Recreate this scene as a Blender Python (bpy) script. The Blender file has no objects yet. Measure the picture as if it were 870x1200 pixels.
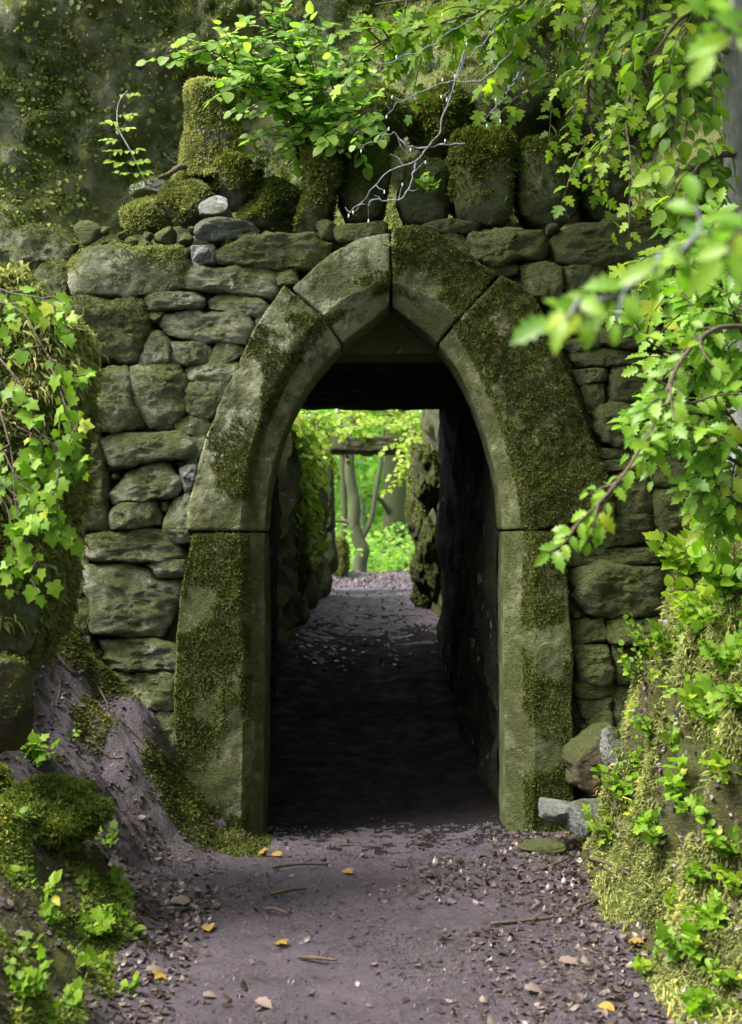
import bpy, math
import numpy as np
from mathutils import Vector

S = bpy.context.scene
COL = S.collection
# ------------------------------------------------------------------ camera
FPX = 1667.0
EYE = 1.35
cam_d = bpy.data.cameras.new('camera')
cam = bpy.data.objects.new('camera', cam_d)
COL.objects.link(cam)
cam.location = (0, 0, EYE)
cam.rotation_euler = (math.radians(90), 0, 0)
cam_d.sensor_fit = 'VERTICAL'
cam_d.sensor_height = 36.0
cam_d.sensor_width = 36.0
cam_d.lens = 50.0
cam_d.shift_y = 20 / 1200
cam_d.clip_start = 0.05
cam_d.clip_end = 500
cam_d.dof.use_dof = True
cam_d.dof.focus_distance = 6.2
cam_d.dof.aperture_fstop = 4.0
S.camera = cam

# ------------------------------------------------------------------ light
SUN_DIR = Vector((-0.52, -0.21, 0.80)).normalized()      # towards the sun
w = bpy.data.worlds.new('World')
S.world = w
w.use_nodes = True
nt = w.node_tree
sky = nt.nodes.new('ShaderNodeTexSky')
sky.sky_type = 'NISHITA'
sky.sun_disc = False
sky.sun_elevation = math.asin(SUN_DIR.z)
sky.sun_rotation = math.atan2(SUN_DIR.x, SUN_DIR.y)
sky.air_density = 0.6
sky.dust_density = 4.0
sky.ozone_density = 0.6
bg = nt.nodes['Background']
hs = nt.nodes.new('ShaderNodeHueSaturation')
hs.inputs['Saturation'].default_value = 0.55
nt.links.new(sky.outputs[0], hs.inputs['Color'])
nt.links.new(hs.outputs[0], bg.inputs[0])
bg.inputs[1].default_value = 0.15
sd = bpy.data.lights.new('sun', 'SUN')
sd.energy = 1.5
sd.angle = math.radians(18)
sd.color = (1.0, 0.95, 0.84)
so = bpy.data.objects.new('sun', sd)
COL.objects.link(so)
so.rotation_euler = SUN_DIR.to_track_quat('Z', 'Y').to_euler()
so.location = (-3, -2, 8)
S.view_settings.view_transform = 'Standard'
S.view_settings.look = 'None'
S.view_settings.gamma = 1.0
S.view_settings.use_curve_mapping = False
S.view_settings.exposure = 2.25
S.cycles.use_denoising = True
S.cycles.max_bounces = 7
S.cycles.diffuse_bounces = 4
S.cycles.transmission_bounces = 4
S.cycles.transparent_max_bounces = 4
S.cycles.caustics_reflective = False
S.cycles.caustics_refractive = False

# ------------------------------------------------------------------ numpy helpers
RNG = np.random.default_rng(7)


def P(px, py, Y):
    return np.array([(px - 435) / FPX * Y, Y, EYE + (620 - py) / FPX * Y])


def _h(ix, iy, iz, seed):
    h = (ix.astype(np.int64) * 374761393 + iy.astype(np.int64) * 668265263 + iz.astype(np.int64) * 2147483647 + seed * 974634777) & 0xFFFFFFFF
    h = ((h ^ (h >> 13)) * 1274126177) & 0xFFFFFFFF
    h = (h ^ (h >> 16)) & 0xFFFFFFFF
    h = (h * 2246822519) & 0xFFFFFFFF
    return ((h ^ (h >> 15)) & 0xFFFFFF) / float(0xFFFFFF)


def vnoise(p, seed=0):
    p = np.asarray(p, float)
    i = np.floor(p).astype(np.int64)
    f = p - i
    f = f * f * f * (f * (f * 6 - 15) + 10)
    x, y, z = i[..., 0], i[..., 1], i[..., 2]
    r = 0
    for dx in (0, 1):
        wx = f[..., 0] if dx else 1 - f[..., 0]
        for dy in (0, 1):
            wy = f[..., 1] if dy else 1 - f[..., 1]
            for dz in (0, 1):
                wz = f[..., 2] if dz else 1 - f[..., 2]
                r = r + wx * wy * wz * _h(x + dx, y + dy, z + dz, seed)
    return r * 2 - 1


def fbm(p, octv=4, seed=0, gain=0.5):
    p = np.asarray(p, float)
    a, r, n = 1.0, 0, 0
    for o in range(octv):
        r = r + a * vnoise(p * (2 ** o) + 17.3 * o, seed + o * 31)
        n += a
        a *= gain
    return r / n


def ridged(p, octv=4, seed=0):
    p = np.asarray(p, float)
    a, r, n = 1.0, 0, 0
    for o in range(octv):
        r = r + a * (1 - np.abs(vnoise(p * (2 ** o) + 9.1 * o, seed + o * 17)) * 2)
        n += a
        a *= 0.5
    return r / n


def norm(v):
    v = np.asarray(v, float)
    return v / np.maximum(np.linalg.norm(v, axis=-1, keepdims=True), 1e-9)


def mesh(name, V, F, mat=None, parent=None, smooth=True, tone=None):
    """V (n,3); F an int array (m,k) or a list of such arrays of different k."""
    V = np.asarray(V, np.float32)
    Fs = F if isinstance(F, list) else [F]
    Fs = [np.asarray(f, np.int32) for f in Fs if len(f)]
    me = bpy.data.meshes.new(name)
    me.vertices.add(len(V))
    me.vertices.foreach_set('co', V.ravel())
    nl = sum(f.size for f in Fs)
    npoly = sum(len(f) for f in Fs)
    me.loops.add(nl)
    me.loops.foreach_set('vertex_index', np.concatenate([f.ravel() for f in Fs]))
    me.polygons.add(npoly)
    tot = np.concatenate([np.full(len(f), f.shape[1], np.int32) for f in Fs])
    st = np.concatenate([[0], np.cumsum(tot)[:-1]]).astype(np.int32)
    me.polygons.foreach_set('loop_start', st)
    me.polygons.foreach_set('loop_total', tot)
    me.update(calc_edges=True)
    me.validate()
    if smooth:
        me.polygons.foreach_set('use_smooth', np.ones(len(me.polygons), bool))
    if tone is not None:
        at = me.attributes.new('tone', 'FLOAT', 'POINT')
        at.data.foreach_set('value', np.asarray(tone, np.float32))
    if mat:
        me.materials.append(mat)
    o = bpy.data.objects.new(name, me)
    COL.objects.link(o)
    if parent is not None:
        o.parent = parent
        o.matrix_parent_inverse = parent.matrix_basis.inverted()
    return o


def thing(name, label, cat, loc=(0, 0, 0), group=None):
    o = bpy.data.objects.new(name, None)
    COL.objects.link(o)
    o.empty_display_size = 0.1
    o.location = [float(c) for c in loc]
    return tag(o, label, cat, group)


def tag(o, label, cat, group=None):
    o['label'] = label
    o['category'] = cat
    if group:
        o['group'] = group
    return o


def kind(o, k):
    o['kind'] = k
    return o


def gridfaces(nr, nc, wrap=False, mask=None):
    r = np.arange(nr - 1)
    c = np.arange(nc if wrap else nc - 1)
    R, C = np.meshgrid(r, c, indexing='ij')
    C2 = (C + 1) % nc
    F = np.stack([R * nc + C, R * nc + C2, (R + 1) * nc + C2, (R + 1) * nc + C], -1)
    if mask is not None:
        return F[mask]
    return F.reshape(-1, 4)


def compact(V, F):
    u, inv = np.unique(F.ravel(), return_inverse=True)
    return V[u], inv.reshape(F.shape)


def tri_of(F):
    F = np.asarray(F)
    return F if F.shape[1] == 3 else np.concatenate([F[:, [0, 1, 2]], F[:, [0, 2, 3]]])


def vnormals(V, F):
    T = tri_of(F)
    n = np.cross(V[T[:, 1]] - V[T[:, 0]], V[T[:, 2]] - V[T[:, 0]])
    N = np.zeros_like(V)
    for k in range(3):
        np.add.at(N, T[:, k], n)
    return norm(N)


def sample(V, F, n, rng, cond=None):
    """n random points on a mesh -> points, normals; cond(points, normals) gives 0..1 keep chance."""
    T = tri_of(F)
    e = np.cross(V[T[:, 1]] - V[T[:, 0]], V[T[:, 2]] - V[T[:, 0]])
    a = np.linalg.norm(e, axis=1)
    nrm = e / np.maximum(a[:, None], 1e-12)
    k = rng.choice(len(T), n, p=a / a.sum())
    u, v = rng.random(n), rng.random(n)
    fl = u + v > 1
    u[fl], v[fl] = 1 - u[fl], 1 - v[fl]
    A, B, C = V[T[k, 0]], V[T[k, 1]], V[T[k, 2]]
    p = A + (B - A) * u[:, None] + (C - A) * v[:, None]
    q = nrm[k]
    if cond is not None:
        keep = rng.random(n) < cond(p, q)
        p, q = p[keep], q[keep]
    return p, q


def orient(V, F):
    T = tri_of(F)
    c = V.mean(0)
    vol = np.einsum('ij,ij->i', V[T[:, 0]] - c, np.cross(V[T[:, 1]] - c, V[T[:, 2]] - c)).sum()
    return F if vol > 0 else F[:, ::-1]


def blades(p, n, length, width, rng, spread=0.7, droop=0.3, per=3):
    """little moss blades: bent two-triangle strips"""
    p = np.repeat(p, per, 0)
    n = np.repeat(n, per, 0)
    m = len(p)
    tone = np.clip(np.repeat(rng.random(m // per), per) * 0.5 + rng.random(m) * 0.3 + .1 + fbm(p * 7, 3, 19) * .55, 0, 1)
    L = length * (0.55 + 0.9 * rng.random(m))[:, None]
    p = p + rng.normal(0, 1, (m, 3)) * length * 0.3
    d = norm(n * 0.8 + rng.normal(0, 1, (m, 3)) * spread)
    d2 = norm(d + np.array([0, 0, -droop]) * 2 * rng.random((m, 1)) + rng.normal(0, .2, (m, 3)))
    s = norm(np.cross(d, rng.normal(0, 1, (m, 3)))) * width * (0.6 + 0.8 * rng.random((m, 1)))
    base = p - n * length * 0.25
    mid = base + d * L * 0.6
    tip = mid + d2 * L * 0.5
    V = np.stack([base - s * .6, base + s * .6, mid + s, mid - s, tip], 1).reshape(-1, 3)
    i = np.arange(m)[:, None] * 5
    return V, [i + np.array([[0, 1, 2, 3]]), i + np.array([[3, 2, 4]])], np.repeat(tone, 5)


# leaf templates: outline of one half (u along, v across), folded along the midrib
def template(u, v, fold=0.25, curl=0.25):
    u, v = np.array(u, float), np.array(v, float)
    k = len(u)
    mid = np.stack([u, 0 * u, -curl * u * u], 1)
    rt = np.stack([u, v, fold * v - curl * u * u], 1)
    lf = np.stack([u, -v, fold * v - curl * u * u], 1)
    V = np.concatenate([mid, rt, lf])
    F = []
    for i in range(k - 1):
        F.append([i, i + 1, k + i + 1, k + i])
        F.append([i, 2 * k + i, 2 * k + i + 1, i + 1])
    return V, np.array(F)


OVATE = template([0, .1, .3, .55, .8, 1], [0.01, .2, .33, .33, .2, 0.01])
BROAD = template([0, .06, .2, .45, .7, .88, 1], [0.01, .28, .42, .46, .36, .2, 0.01], .15, .2)
HOLLY = template([0, .1, .19, .3, .41, .52, .63, .74, .85, 1], [.01, .2, .14, .32, .18, .33, .17, .25, .1, .005], .3, .3)


def fan(half, c=.36, fold=.12, curl=.22):
    """lobed leaf: triangles round a centre; half = outline of the right side from base to tip"""
    h = np.array(half, float)
    o = np.concatenate([h, (h * [1, -1])[-2:0:-1]])
    V2 = np.concatenate([[[c, 0]], o])
    z = fold * np.abs(V2[:, 1]) - curl * V2[:, 0] ** 2 - .12 * np.abs(V2[:, 1]) ** 2
    n = len(o)
    F = np.array([[0, 1 + k, 1 + (k + 1) % n] for k in range(n)])
    return np.column_stack([V2, z]), F


LOBED = fan([(0, 0), (-.05, .10), (-.06, .26), (.02, .36), (.05, .50), (.16, .42), (.22, .29), (.34, .42), (.42, .47), (.58, .60), (.60, .46), (.66, .40), (.60, .26), (.57, .20), (.70, .22), (.74, .27), (.82, .15), (1.0, 0)])
IVY = fan([(0, 0), (-.10, .10), (-.10, .30), (.04, .50), (.16, .42), (.24, .36), (.38, .46), (.54, .54), (.58, .40), (.60, .29), (.80, .15), (1.0, 0)])
THORN = fan([(0, 0), (.06, .12), (.16, .34), (.28, .46), (.34, .38), (.36, .20), (.50, .36), (.64, .42), (.64, .26), (.66, .14), (.82, .20), (.88, .10), (1.0, 0)])
NEEDLE = template([0, .3, .7, 1], [.01, .09, .08, .01], .2, .4)
DEAD = template([0, .08, .22, .4, .5, .68, .84, 1], [0.02, .24, .22, .40, .30, .33, .14, 0.01], .25, .4)


def leaves(T, p, axis, nrm, size, rng, jitter=0.0):
    V0, F0 = T
    m = len(p)
    a = norm(axis + rng.normal(0, 1, (m, 3)) * jitter)
    n = nrm + rng.normal(0, 1, (m, 3)) * jitter
    n = norm(n - (n * a).sum(1, keepdims=True) * a)
    b = np.cross(n, a)
    sz = np.broadcast_to(np.asarray(size, float), (m,))[:, None, None]
    cv = (0.5 + rng.random((m, 1, 1)))
    V = p[:, None] + sz * (V0[None, :, :1] * a[:, None] + V0[None, :, 1:2] * b[:, None] + cv * V0[None, :, 2:] * n[:, None])
    k = len(V0)
    F = (np.arange(m)[:, None, None] * k + F0[None]).reshape(-1, F0.shape[1])
    tone = np.repeat(rng.random(m), k)
    return V.reshape(-1, 3), F, tone


class Acc:
    def __init__(s):
        s.V, s.F, s.T, s.n = [], {}, [], 0

    def add(s, V, F, t=None):
        for f in (F if isinstance(F, list) else [F]):
            if len(f):
                s.F.setdefault(f.shape[1], []).append(np.asarray(f) + s.n)
        s.V.append(V)
        s.T.append(np.full(len(V), .5) if t is None else t)
        s.n += len(V)

    def build(s, name, mat, parent=None, smooth=True):
        return mesh(name, np.concatenate(s.V), [np.concatenate(v) for v in s.F.values()], mat, parent, smooth, np.concatenate(s.T))


def smoothline(pts, n):
    pts = np.asarray(pts, float)
    if len(pts) == 2:
        return pts[0] + (pts[1] - pts[0]) * np.linspace(0, 1, n)[:, None]
    d = np.concatenate([[0], np.cumsum(np.linalg.norm(np.diff(pts, axis=0), axis=1))])
    t = np.linspace(0, d[-1], n)
    # catmull-rom through finite differences
    m = np.gradient(pts, d, axis=0)
    k = np.clip(np.searchsorted(d, t) - 1, 0, len(d) - 2)
    h = (d[k + 1] - d[k])[:, None]
    s = ((t - d[k])[:, None]) / h
    return ((2 * s**3 - 3 * s**2 + 1) * pts[k] + (s**3 - 2 * s**2 + s) * h * m[k] + (-2 * s**3 + 3 * s**2) * pts[k + 1] + (s**3 - s**2) * h * m[k + 1])


def tube(pts, r0, r1, sides=7, n=None, rough=0.0, seed=0):
    n = n or max(6, len(pts) * 5)
    c = smoothline(pts, n)
    t = norm(np.gradient(c, axis=0))
    ref = np.array([0.3, 1, 0.2])
    a = norm(np.cross(t, ref))
    b = np.cross(t, a)
    th = np.linspace(0, 2 * np.pi, sides, endpoint=False)
    r = np.linspace(r0, r1, n)[:, None, None]
    ring = np.cos(th)[None, :, None] * a[:, None] + np.sin(th)[None, :, None] * b[:, None]
    V = c[:, None] + ring * r
    if rough:
        V = V + ring * (fbm(V * np.array([1, 1, .35]) * (0.9 / max(r0, .01)), 4, seed)[..., None]) * r * rough
    V = V.reshape(-1, 3)
    F = gridfaces(n, sides, True)
    caps = np.array([[*range(sides)][::-1], [*range((n - 1) * sides, n * sides)]])
    return V, [F, caps]


# ------------------------------------------------------------------ materials
def newmat(name):
    m = bpy.data.materials.new(name)
    m.use_nodes = True
    t = m.node_tree
    return m, t, t.nodes['Principled BSDF']


def N(t, typ, **kw):
    n = t.nodes.new(typ)
    for k, v in kw.items():
        setattr(n, k, v)
    return n


def link(t, a, b):
    t.links.new(a, b)


def nz(t, scale, detail=5, rough=.55, stretch=None, dist=0.0):
    g = N(t, 'ShaderNodeNewGeometry')
    src = g.outputs['Position']
    if stretch:
        mp = N(t, 'ShaderNodeMapping')
        mp.inputs['Scale'].default_value = stretch
        link(t, src, mp.inputs[0])
        src = mp.outputs[0]
    n = N(t, 'ShaderNodeTexNoise')
    n.inputs['Scale'].default_value = scale
    n.inputs['Detail'].default_value = detail
    n.inputs['Roughness'].default_value = rough
    n.inputs['Distortion'].default_value = dist
    link(t, src, n.inputs['Vector'])
    return n.outputs[0]


def ramp(t, fac, stops):
    r = N(t, 'ShaderNodeValToRGB')
    e = r.color_ramp.elements
    while len(e) < len(stops):
        e.new(0.5)
    for el, (p, c) in zip(e, stops):
        el.position = p
        el.color = (*c, 1) if not isinstance(c, (int, float)) else (c, c, c, 1)
    link(t, fac, r.inputs[0])
    return r.outputs[0]


def mix(t, fac, a, b, mode='MIX'):
    m = N(t, 'ShaderNodeMix', data_type='RGBA', blend_type=mode)
    for sock, v in ((m.inputs[0], fac), (m.inputs[6], a), (m.inputs[7], b)):
        if hasattr(v, 'is_linked'):
            link(t, v, sock)
        elif isinstance(v, tuple):
            sock.default_value = (*v, 1)
        else:
            sock.default_value = v
    return m.outputs[2]


def mth(t, op, a, b=0.0, c=None):
    m = N(t, 'ShaderNodeMath', operation=op)
    for i, v in enumerate((a, b) if c is None else (a, b, c)):
        if hasattr(v, 'is_linked'):
            link(t, v, m.inputs[i])
        else:
            m.inputs[i].default_value = v
    return m.outputs[0]


def bump(t, bsdf, height, strength, dist):
    b = N(t, 'ShaderNodeBump')
    b.inputs['Strength'].default_value = strength
    b.inputs['Distance'].default_value = dist
    link(t, height, b.inputs['Height'])
    link(t, b.outputs[0], bsdf.inputs['Normal'])


def upness(t):
    g = N(t, 'ShaderNodeNewGeometry')
    s = N(t, 'ShaderNodeSeparateXYZ')
    link(t, g.outputs['Normal'], s.inputs[0])
    return s.outputs[2]


def stone_mat(name, dark, light, moss=0.5, up=0.25, lichen=0.62, lich_col=(.34, .36, .28), mdark=(.03, .04, .01), mlight=(.125, .15, .035), stretch=(1, 1, 1.8), rust=True):
    m, t, b = newmat(name)
    oi = N(t, 'ShaderNodeObjectInfo')
    base = ramp(t, nz(t, 5, 8, .65, stretch), [(.28, dark), (.72, light)])
    vary = ramp(t, oi.outputs['Random'], [(0, (.72, .74, .72)), (.5, (1, 1, 1)), (1, (1.18, 1.12, .98))])
    base = mix(t, .8, base, vary, 'MULTIPLY')
    fine = ramp(t, nz(t, 70, 6, .7), [(.3, (.6, .6, .6)), (.7, (1.25, 1.25, 1.25))])
    base = mix(t, .75, base, fine, 'MULTIPLY')
    if rust:
        base = mix(t, ramp(t, nz(t, 7, 4, .6), [(.6, 0), (.75, .55)]), base, (.13, .085, .035))
    alg = ramp(t, nz(t, 2.6, 6, .6), [(.4, 0), (.65, .65)])
    base = mix(t, alg, base, mix(t, .5, base, (.085, .105, .03)))
    lm = ramp(t, nz(t, 13, 7, .62, None, .6), [(lichen, 0), (lichen + .05, .8)])
    base = mix(t, lm, base, lich_col)
    mn = mth(t, 'MULTIPLY_ADD', upness(t), up, nz(t, 6.5, 9, .68))
    mm = ramp(t, mn, [(.98 - moss - .07, 0), (.98 - moss + .07, .95)])
    mc = ramp(t, nz(t, 55, 5, .7), [(.25, mdark), (.75, mlight)])
    mc = mix(t, ramp(t, nz(t, 4, 4), [(.4, 0), (.65, .6)]), mc, mix(t, .6, mc, (.05, .05, .012)))
    base = mix(t, mm, base, mc)
    link(t, base, b.inputs['Base Color'])
    b.inputs['Roughness'].default_value = .85
    b.inputs['Specular IOR Level'].default_value = .3
    h = mth(t, 'ADD', mth(t, 'MULTIPLY', nz(t, 28, 8, .72, stretch), .6), mth(t, 'MULTIPLY', nz(t, 120, 4, .7), mth(t, 'MULTIPLY_ADD', mm, .8, .15)))
    bump(t, b, h, 1.0, .03)
    return m


M = {}
M['stone'] = stone_mat('rubble stone', (.075, .085, .06), (.27, .295, .20), moss=.44)
M['stone_mossy'] = stone_mat('mossy rubble stone', (.055, .065, .035), (.17, .185, .105), moss=.55)
M['arch'] = stone_mat('arch sandstone', (.12, .13, .075), (.30, .32, .20), moss=.46, up=.1, lichen=.54, lich_col=(.36, .39, .29), stretch=(1, 1, 1))
M['arch_mossy'] = stone_mat('mossy arch sandstone', (.10, .115, .055), (.25, .27, .15), moss=.53, up=.1, lichen=.60, lich_col=(.3, .32, .22), stretch=(1, 1, 1))
M['arch_smooth'] = stone_mat('dressed sandstone', (.13, .135, .075), (.23, .23, .145), moss=.30, up=.05, lichen=.66, stretch=(1, 1, .35))
M['grey_rock'] = stone_mat('grey rock', (.06, .067, .072), (.20, .213, .222), moss=.30, up=.15, lichen=.6, lich_col=(.34, .36, .36), rust=False)
M['dark_rock'] = stone_mat('dark rock', (.03, .033, .02), (.11, .115, .065), moss=.5)
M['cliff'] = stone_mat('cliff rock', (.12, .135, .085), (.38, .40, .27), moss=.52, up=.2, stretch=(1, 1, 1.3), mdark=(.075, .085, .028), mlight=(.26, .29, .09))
M['cliff_dark'] = stone_mat('dark passage rock', (.03, .032, .022), (.12, .11, .075), moss=.55, up=.2)  # even dark rock tone, darker than the cliff
M['brown_rock'] = stone_mat('brown rock', (.035, .028, .02), (.10, .075, .055), moss=.42)
M['tunnel'] = stone_mat('tunnel stone', (.012, .013, .011), (.045, .045, .036), moss=.3, mlight=(.05, .055, .015), up=.1)  # near-black tone puts the tunnel's shade into the stone colour


def soil(name, a, bcol, c, rough=.62):
    m, t, b = newmat(name)
    base = ramp(t, nz(t, 3.0, 8, .65), [(.3, a), (.7, bcol)])
    base = mix(t, ramp(t, nz(t, 60, 6, .75), [(.45, 0), (.7, .7)]), base, c)
    base = mix(t, ramp(t, nz(t, 1.7, 5, .65), [(.45, 0), (.65, .6)]), base, mix(t, .55, base, (.05, .038, .026)))
    base = mix(t, ramp(t, nz(t, 160, 3, .6), [(.55, 0), (.75, .6)]), base, (.02, .014, .012))
    link(t, base, b.inputs['Base Color'])
    link(t, ramp(t, nz(t, 9, 5, .6), [(.35, rough - .18), (.65, rough + .25)]), b.inputs['Roughness'])
    h = mth(t, 'ADD', nz(t, 45, 8, .75), mth(t, 'MULTIPLY', nz(t, 190, 4, .7), .5))
    bump(t, b, h, 1.0, .035)
    return m


M['path'] = soil('damp path earth', (.070, .054, .072), (.135, .109, .142), (.19, .156, .192), .55)
M['bank'] = stone_mat('mossy bank earth', (.04, .032, .026), (.11, .088, .07), moss=.56, up=.05, lichen=.8, mlight=(.13, .14, .025))


def leaf_mat(name, c0, c1, trans=.45, rough=.5, spec=.25, tint=(1.0, 1.25, .45)):
    m, t, b = newmat(name)
    at = N(t, 'ShaderNodeAttribute', attribute_name='tone')
    col = ramp(t, at.outputs['Fac'], [(0, c0), (.94, c1), (1, tuple(min(1, q_ * f_) for q_, f_ in zip(c1, (1.7, 1.15, 1.1) if c1[1] > c1[0] else (1.1, 1.1, 1.05))))])
    col = mix(t, .5, col, ramp(t, nz(t, 40, 3), [(.3, (.75, .75, .75)), (.7, (1.2, 1.2, 1.2))]), 'MULTIPLY')
    link(t, col, b.inputs['Base Color'])
    b.inputs['Roughness'].default_value = rough
    b.inputs['Specular IOR Level'].default_value = spec
    tr = N(t, 'ShaderNodeBsdfTranslucent')
    link(t, mix(t, 1.0, col, tuple(x * 1.6 for x in tint), 'MULTIPLY'), tr.inputs[0])
    mx = N(t, 'ShaderNodeMixShader')
    mx.inputs[0].default_value = trans
    link(t, b.outputs[0], mx.inputs[1])
    link(t, tr.outputs[0], mx.inputs[2])
    link(t, mx.outputs[0], t.nodes['Material Output'].inputs[0])
    return m


M['leaf_fresh'] = leaf_mat('fresh leaf', (.10, .21, .014), (.21, .34, .03))
M['leaf_yellow'] = leaf_mat('yellow green leaf', (.14, .25, .014), (.28, .38, .035))
M['leaf_holly'] = leaf_mat('holly leaf', (.09, .21, .015), (.19, .32, .03), .42, .42, .3)
M['leaf_dark'] = leaf_mat('ivy leaf', (.045, .08, .012), (.12, .17, .025), .35)
M['leaf_sapling'] = leaf_mat('sapling leaf', (.10, .20, .03), (.27, .40, .09), .5)
M['leaf_crown'] = leaf_mat('overhanging leaf', (.06, .14, .012), (.24, .35, .032))
M['leaf_olive'] = leaf_mat('small hanging leaf', (.07, .095, .02), (.22, .26, .06), .3)
M['leaf_blocker'] = leaf_mat('light blocking leaf', (.012, .024, .007), (.035, .055, .014), .08)  # for the added unseen wood, dark to cut light reaching the tunnel
M['leaf_far'] = leaf_mat('woodland leaf', (.10, .22, .03), (.22, .36, .07), .5, .6, .2)
M['leaf_dead'] = leaf_mat('dead leaf', (.030, .020, .018), (.185, .14, .122), .1, .38, .5, (1, .8, .5))
M['leaf_gold'] = leaf_mat('golden leaf', (.22, .14, .03), (.33, .23, .05), .2, .5, .4, (1, .9, .3))
M['moss'] = leaf_mat('moss', (.03, .045, .009), (.16, .195, .042), .2, .8, .1, (1.1, 1.1, .4))
M['moss_bright'] = leaf_mat('bright moss', (.045, .07, .012), (.24, .31, .06), .25, .8, .1, (1.1, 1.1, .5))
M['moss_gold'] = leaf_mat('golden moss', (.06, .075, .02), (.33, .36, .12), .25, .8, .1, (1.05, 1.05, .7))
M['moss_dark'] = leaf_mat('dark moss', (.028, .038, .008), (.12, .14, .03), .2, .8, .1, (1.1, 1.1, .4))


def bark(name, a, b_, moss=.2):
    m, t, b = newmat(name)
    base = ramp(t, nz(t, 30, 7, .7, (1, 1, .3)), [(.3, a), (.7, b_)])
    base = mix(t, ramp(t, nz(t, 9, 6, .6), [(.75 - moss, 0), (.85 - moss, .8)]), base, (.05, .065, .015))
    link(t, base, b.inputs['Base Color'])
    b.inputs['Roughness'].default_value = .8
    bump(t, b, nz(t, 40, 6, .7, (1, 1, .25)), .8, .02)
    return m


M['bark'] = bark('bark', (.03, .025, .018), (.11, .09, .065))
M['bark_far'] = bark('mossy woodland bark', (.012, .013, .009), (.05, .05, .034), .42)
M['bark_grey'] = bark('silver bark', (.14, .14, .13), (.42, .42, .40), .1)
M['bark_wet'] = bark('pale wet twig', (.10, .105, .115), (.25, .26, .285), 0)
M['twig'] = bark('twig', (.04, .03, .02), (.12, .085, .055), 0)
m, t, b = newmat('water drop')
b.inputs['Base Color'].default_value = (.55, .58, .62, 1)
b.inputs['Roughness'].default_value = .08
M['drop'] = m

# ------------------------------------------------------------------ ground
def base_z(y):
    return np.interp(y, [-20, 6.2, 7, 8, 10, 12, 14, 16.4, 17.2, 18.2, 22, 30, 60], [0, 0, .02, .16, .5, .66, .70, .70, .83, .80, .62, .45, .5])


def foot_l(y):
    return np.interp(y, [2, 4, 5.2, 5.7, 6.3, 6.5, 30], [-.72, -.76, -.80, -.74, -.55, -.85, -.85])


def foot_r(y):
    return np.interp(y, [2, 4, 5, 6, 6.4, 30], [.90, .91, .92, .93, .98, .98])


LUMPS = [(-1.12, 4.55, .10, .16), (-.86, 4.75, .09, .14), (-.86, 4.1, .08, .13), (-1.08, 4.15, .10, .15), (-.97, 3.75, .09, .12), (-.74, 4.45, .06, .09), (-1.0, 5.0, .08, .12)]


def ground_z(x, y):
    x, y = np.broadcast_arrays(np.asarray(x, float), np.asarray(y, float))
    q = np.stack([x, y, 0 * x], -1)
    wob = fbm(q * 1.6, 3, 3) * .10
    dl = foot_l(y) - x + wob * .6 + fbm(q * 6, 3, 31) * .05
    dr = x - foot_r(y) + wob * .5 + fbm(q * np.array([2.5, 4, 1]), 4, 33) * .17 + fbm(q * 14, 3, 34) * .03
    hl = np.interp(dl, [0, .1, .33, .6, .8, 1.2, 3, 8], [0, .05, .28, .58, .9, 1.1, 1.7, 2.2])
    hr = np.interp(dr, [0, .06, .37, .6, 1.0, 1.6, 4, 9], [0, .10, 1.0, 1.5, 2.0, 2.3, 2.8, 3.2])
    fade = np.interp(y, [6.6, 7.4], [1, 0.0])
    fade = np.where(y < 0, np.interp(y, [-14, -3], [0.5, 1]), fade)
    bank = np.clip(np.maximum(dl, dr) * 8, 0, 1)
    z = base_z(y) + (hl + hr) * fade
    z = z + fbm(q * 1.1, 3, 11) * .03 + fbm(q * 7, 4, 5) * (.010 + .05 * bank) + fbm(q * 28, 3, 9) * (.008 + .006 * bank) + fbm(q * 70, 2, 10) * .004 * (np.abs(x) < 1.7)
    z = z + .15 * np.exp(-((x + .98) / .22) ** 2 - ((y - 6.1) / .32) ** 2)
    z = z + (ridged(q * 6, 5, 44) - .2) * .05 * np.clip(dl * 3, 0, 1) * (y > 4.9)
    for gx, gy, gh, gs in LUMPS:
        z = z + gh * np.exp(-((x - gx) ** 2 + (y - gy) ** 2) / gs ** 2)
    # trodden dip along the middle
    z = z - .02 * np.exp(-(x / .45) ** 2)
    return z


xs = np.concatenate([np.linspace(-40, -4, 16), np.linspace(-3.6, -1.7, 24), np.arange(-1.66, 1.66, .0135), np.linspace(1.7, 3.6, 24), np.linspace(4, 40, 16)])
ys = np.concatenate([np.linspace(-30, 1.6, 30), np.linspace(1.8, 3.2, 24), np.arange(3.23, 7.1, .0145), np.arange(7.12, 19, .05), np.linspace(19.2, 70, 50)])
GX, GY = np.meshgrid(xs, ys, indexing='xy')
GZ = ground_z(GX, GY)
GV = np.stack([GX, GY, GZ], -1).reshape(-1, 3)
nr, nc = GX.shape
cx = (GX[:-1, :-1] + GX[1:, 1:]) / 2
cy = (GY[:-1, :-1] + GY[1:, 1:]) / 2
cq = np.stack([cx, cy, 0 * cx], -1)
edge = fbm(cq * 3, 3, 21) * .08
on_path = (cx > np.maximum(foot_l(cy), -.86) - .03 + edge) & (cx < foot_r(cy) - .09 + edge * .6)
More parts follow.
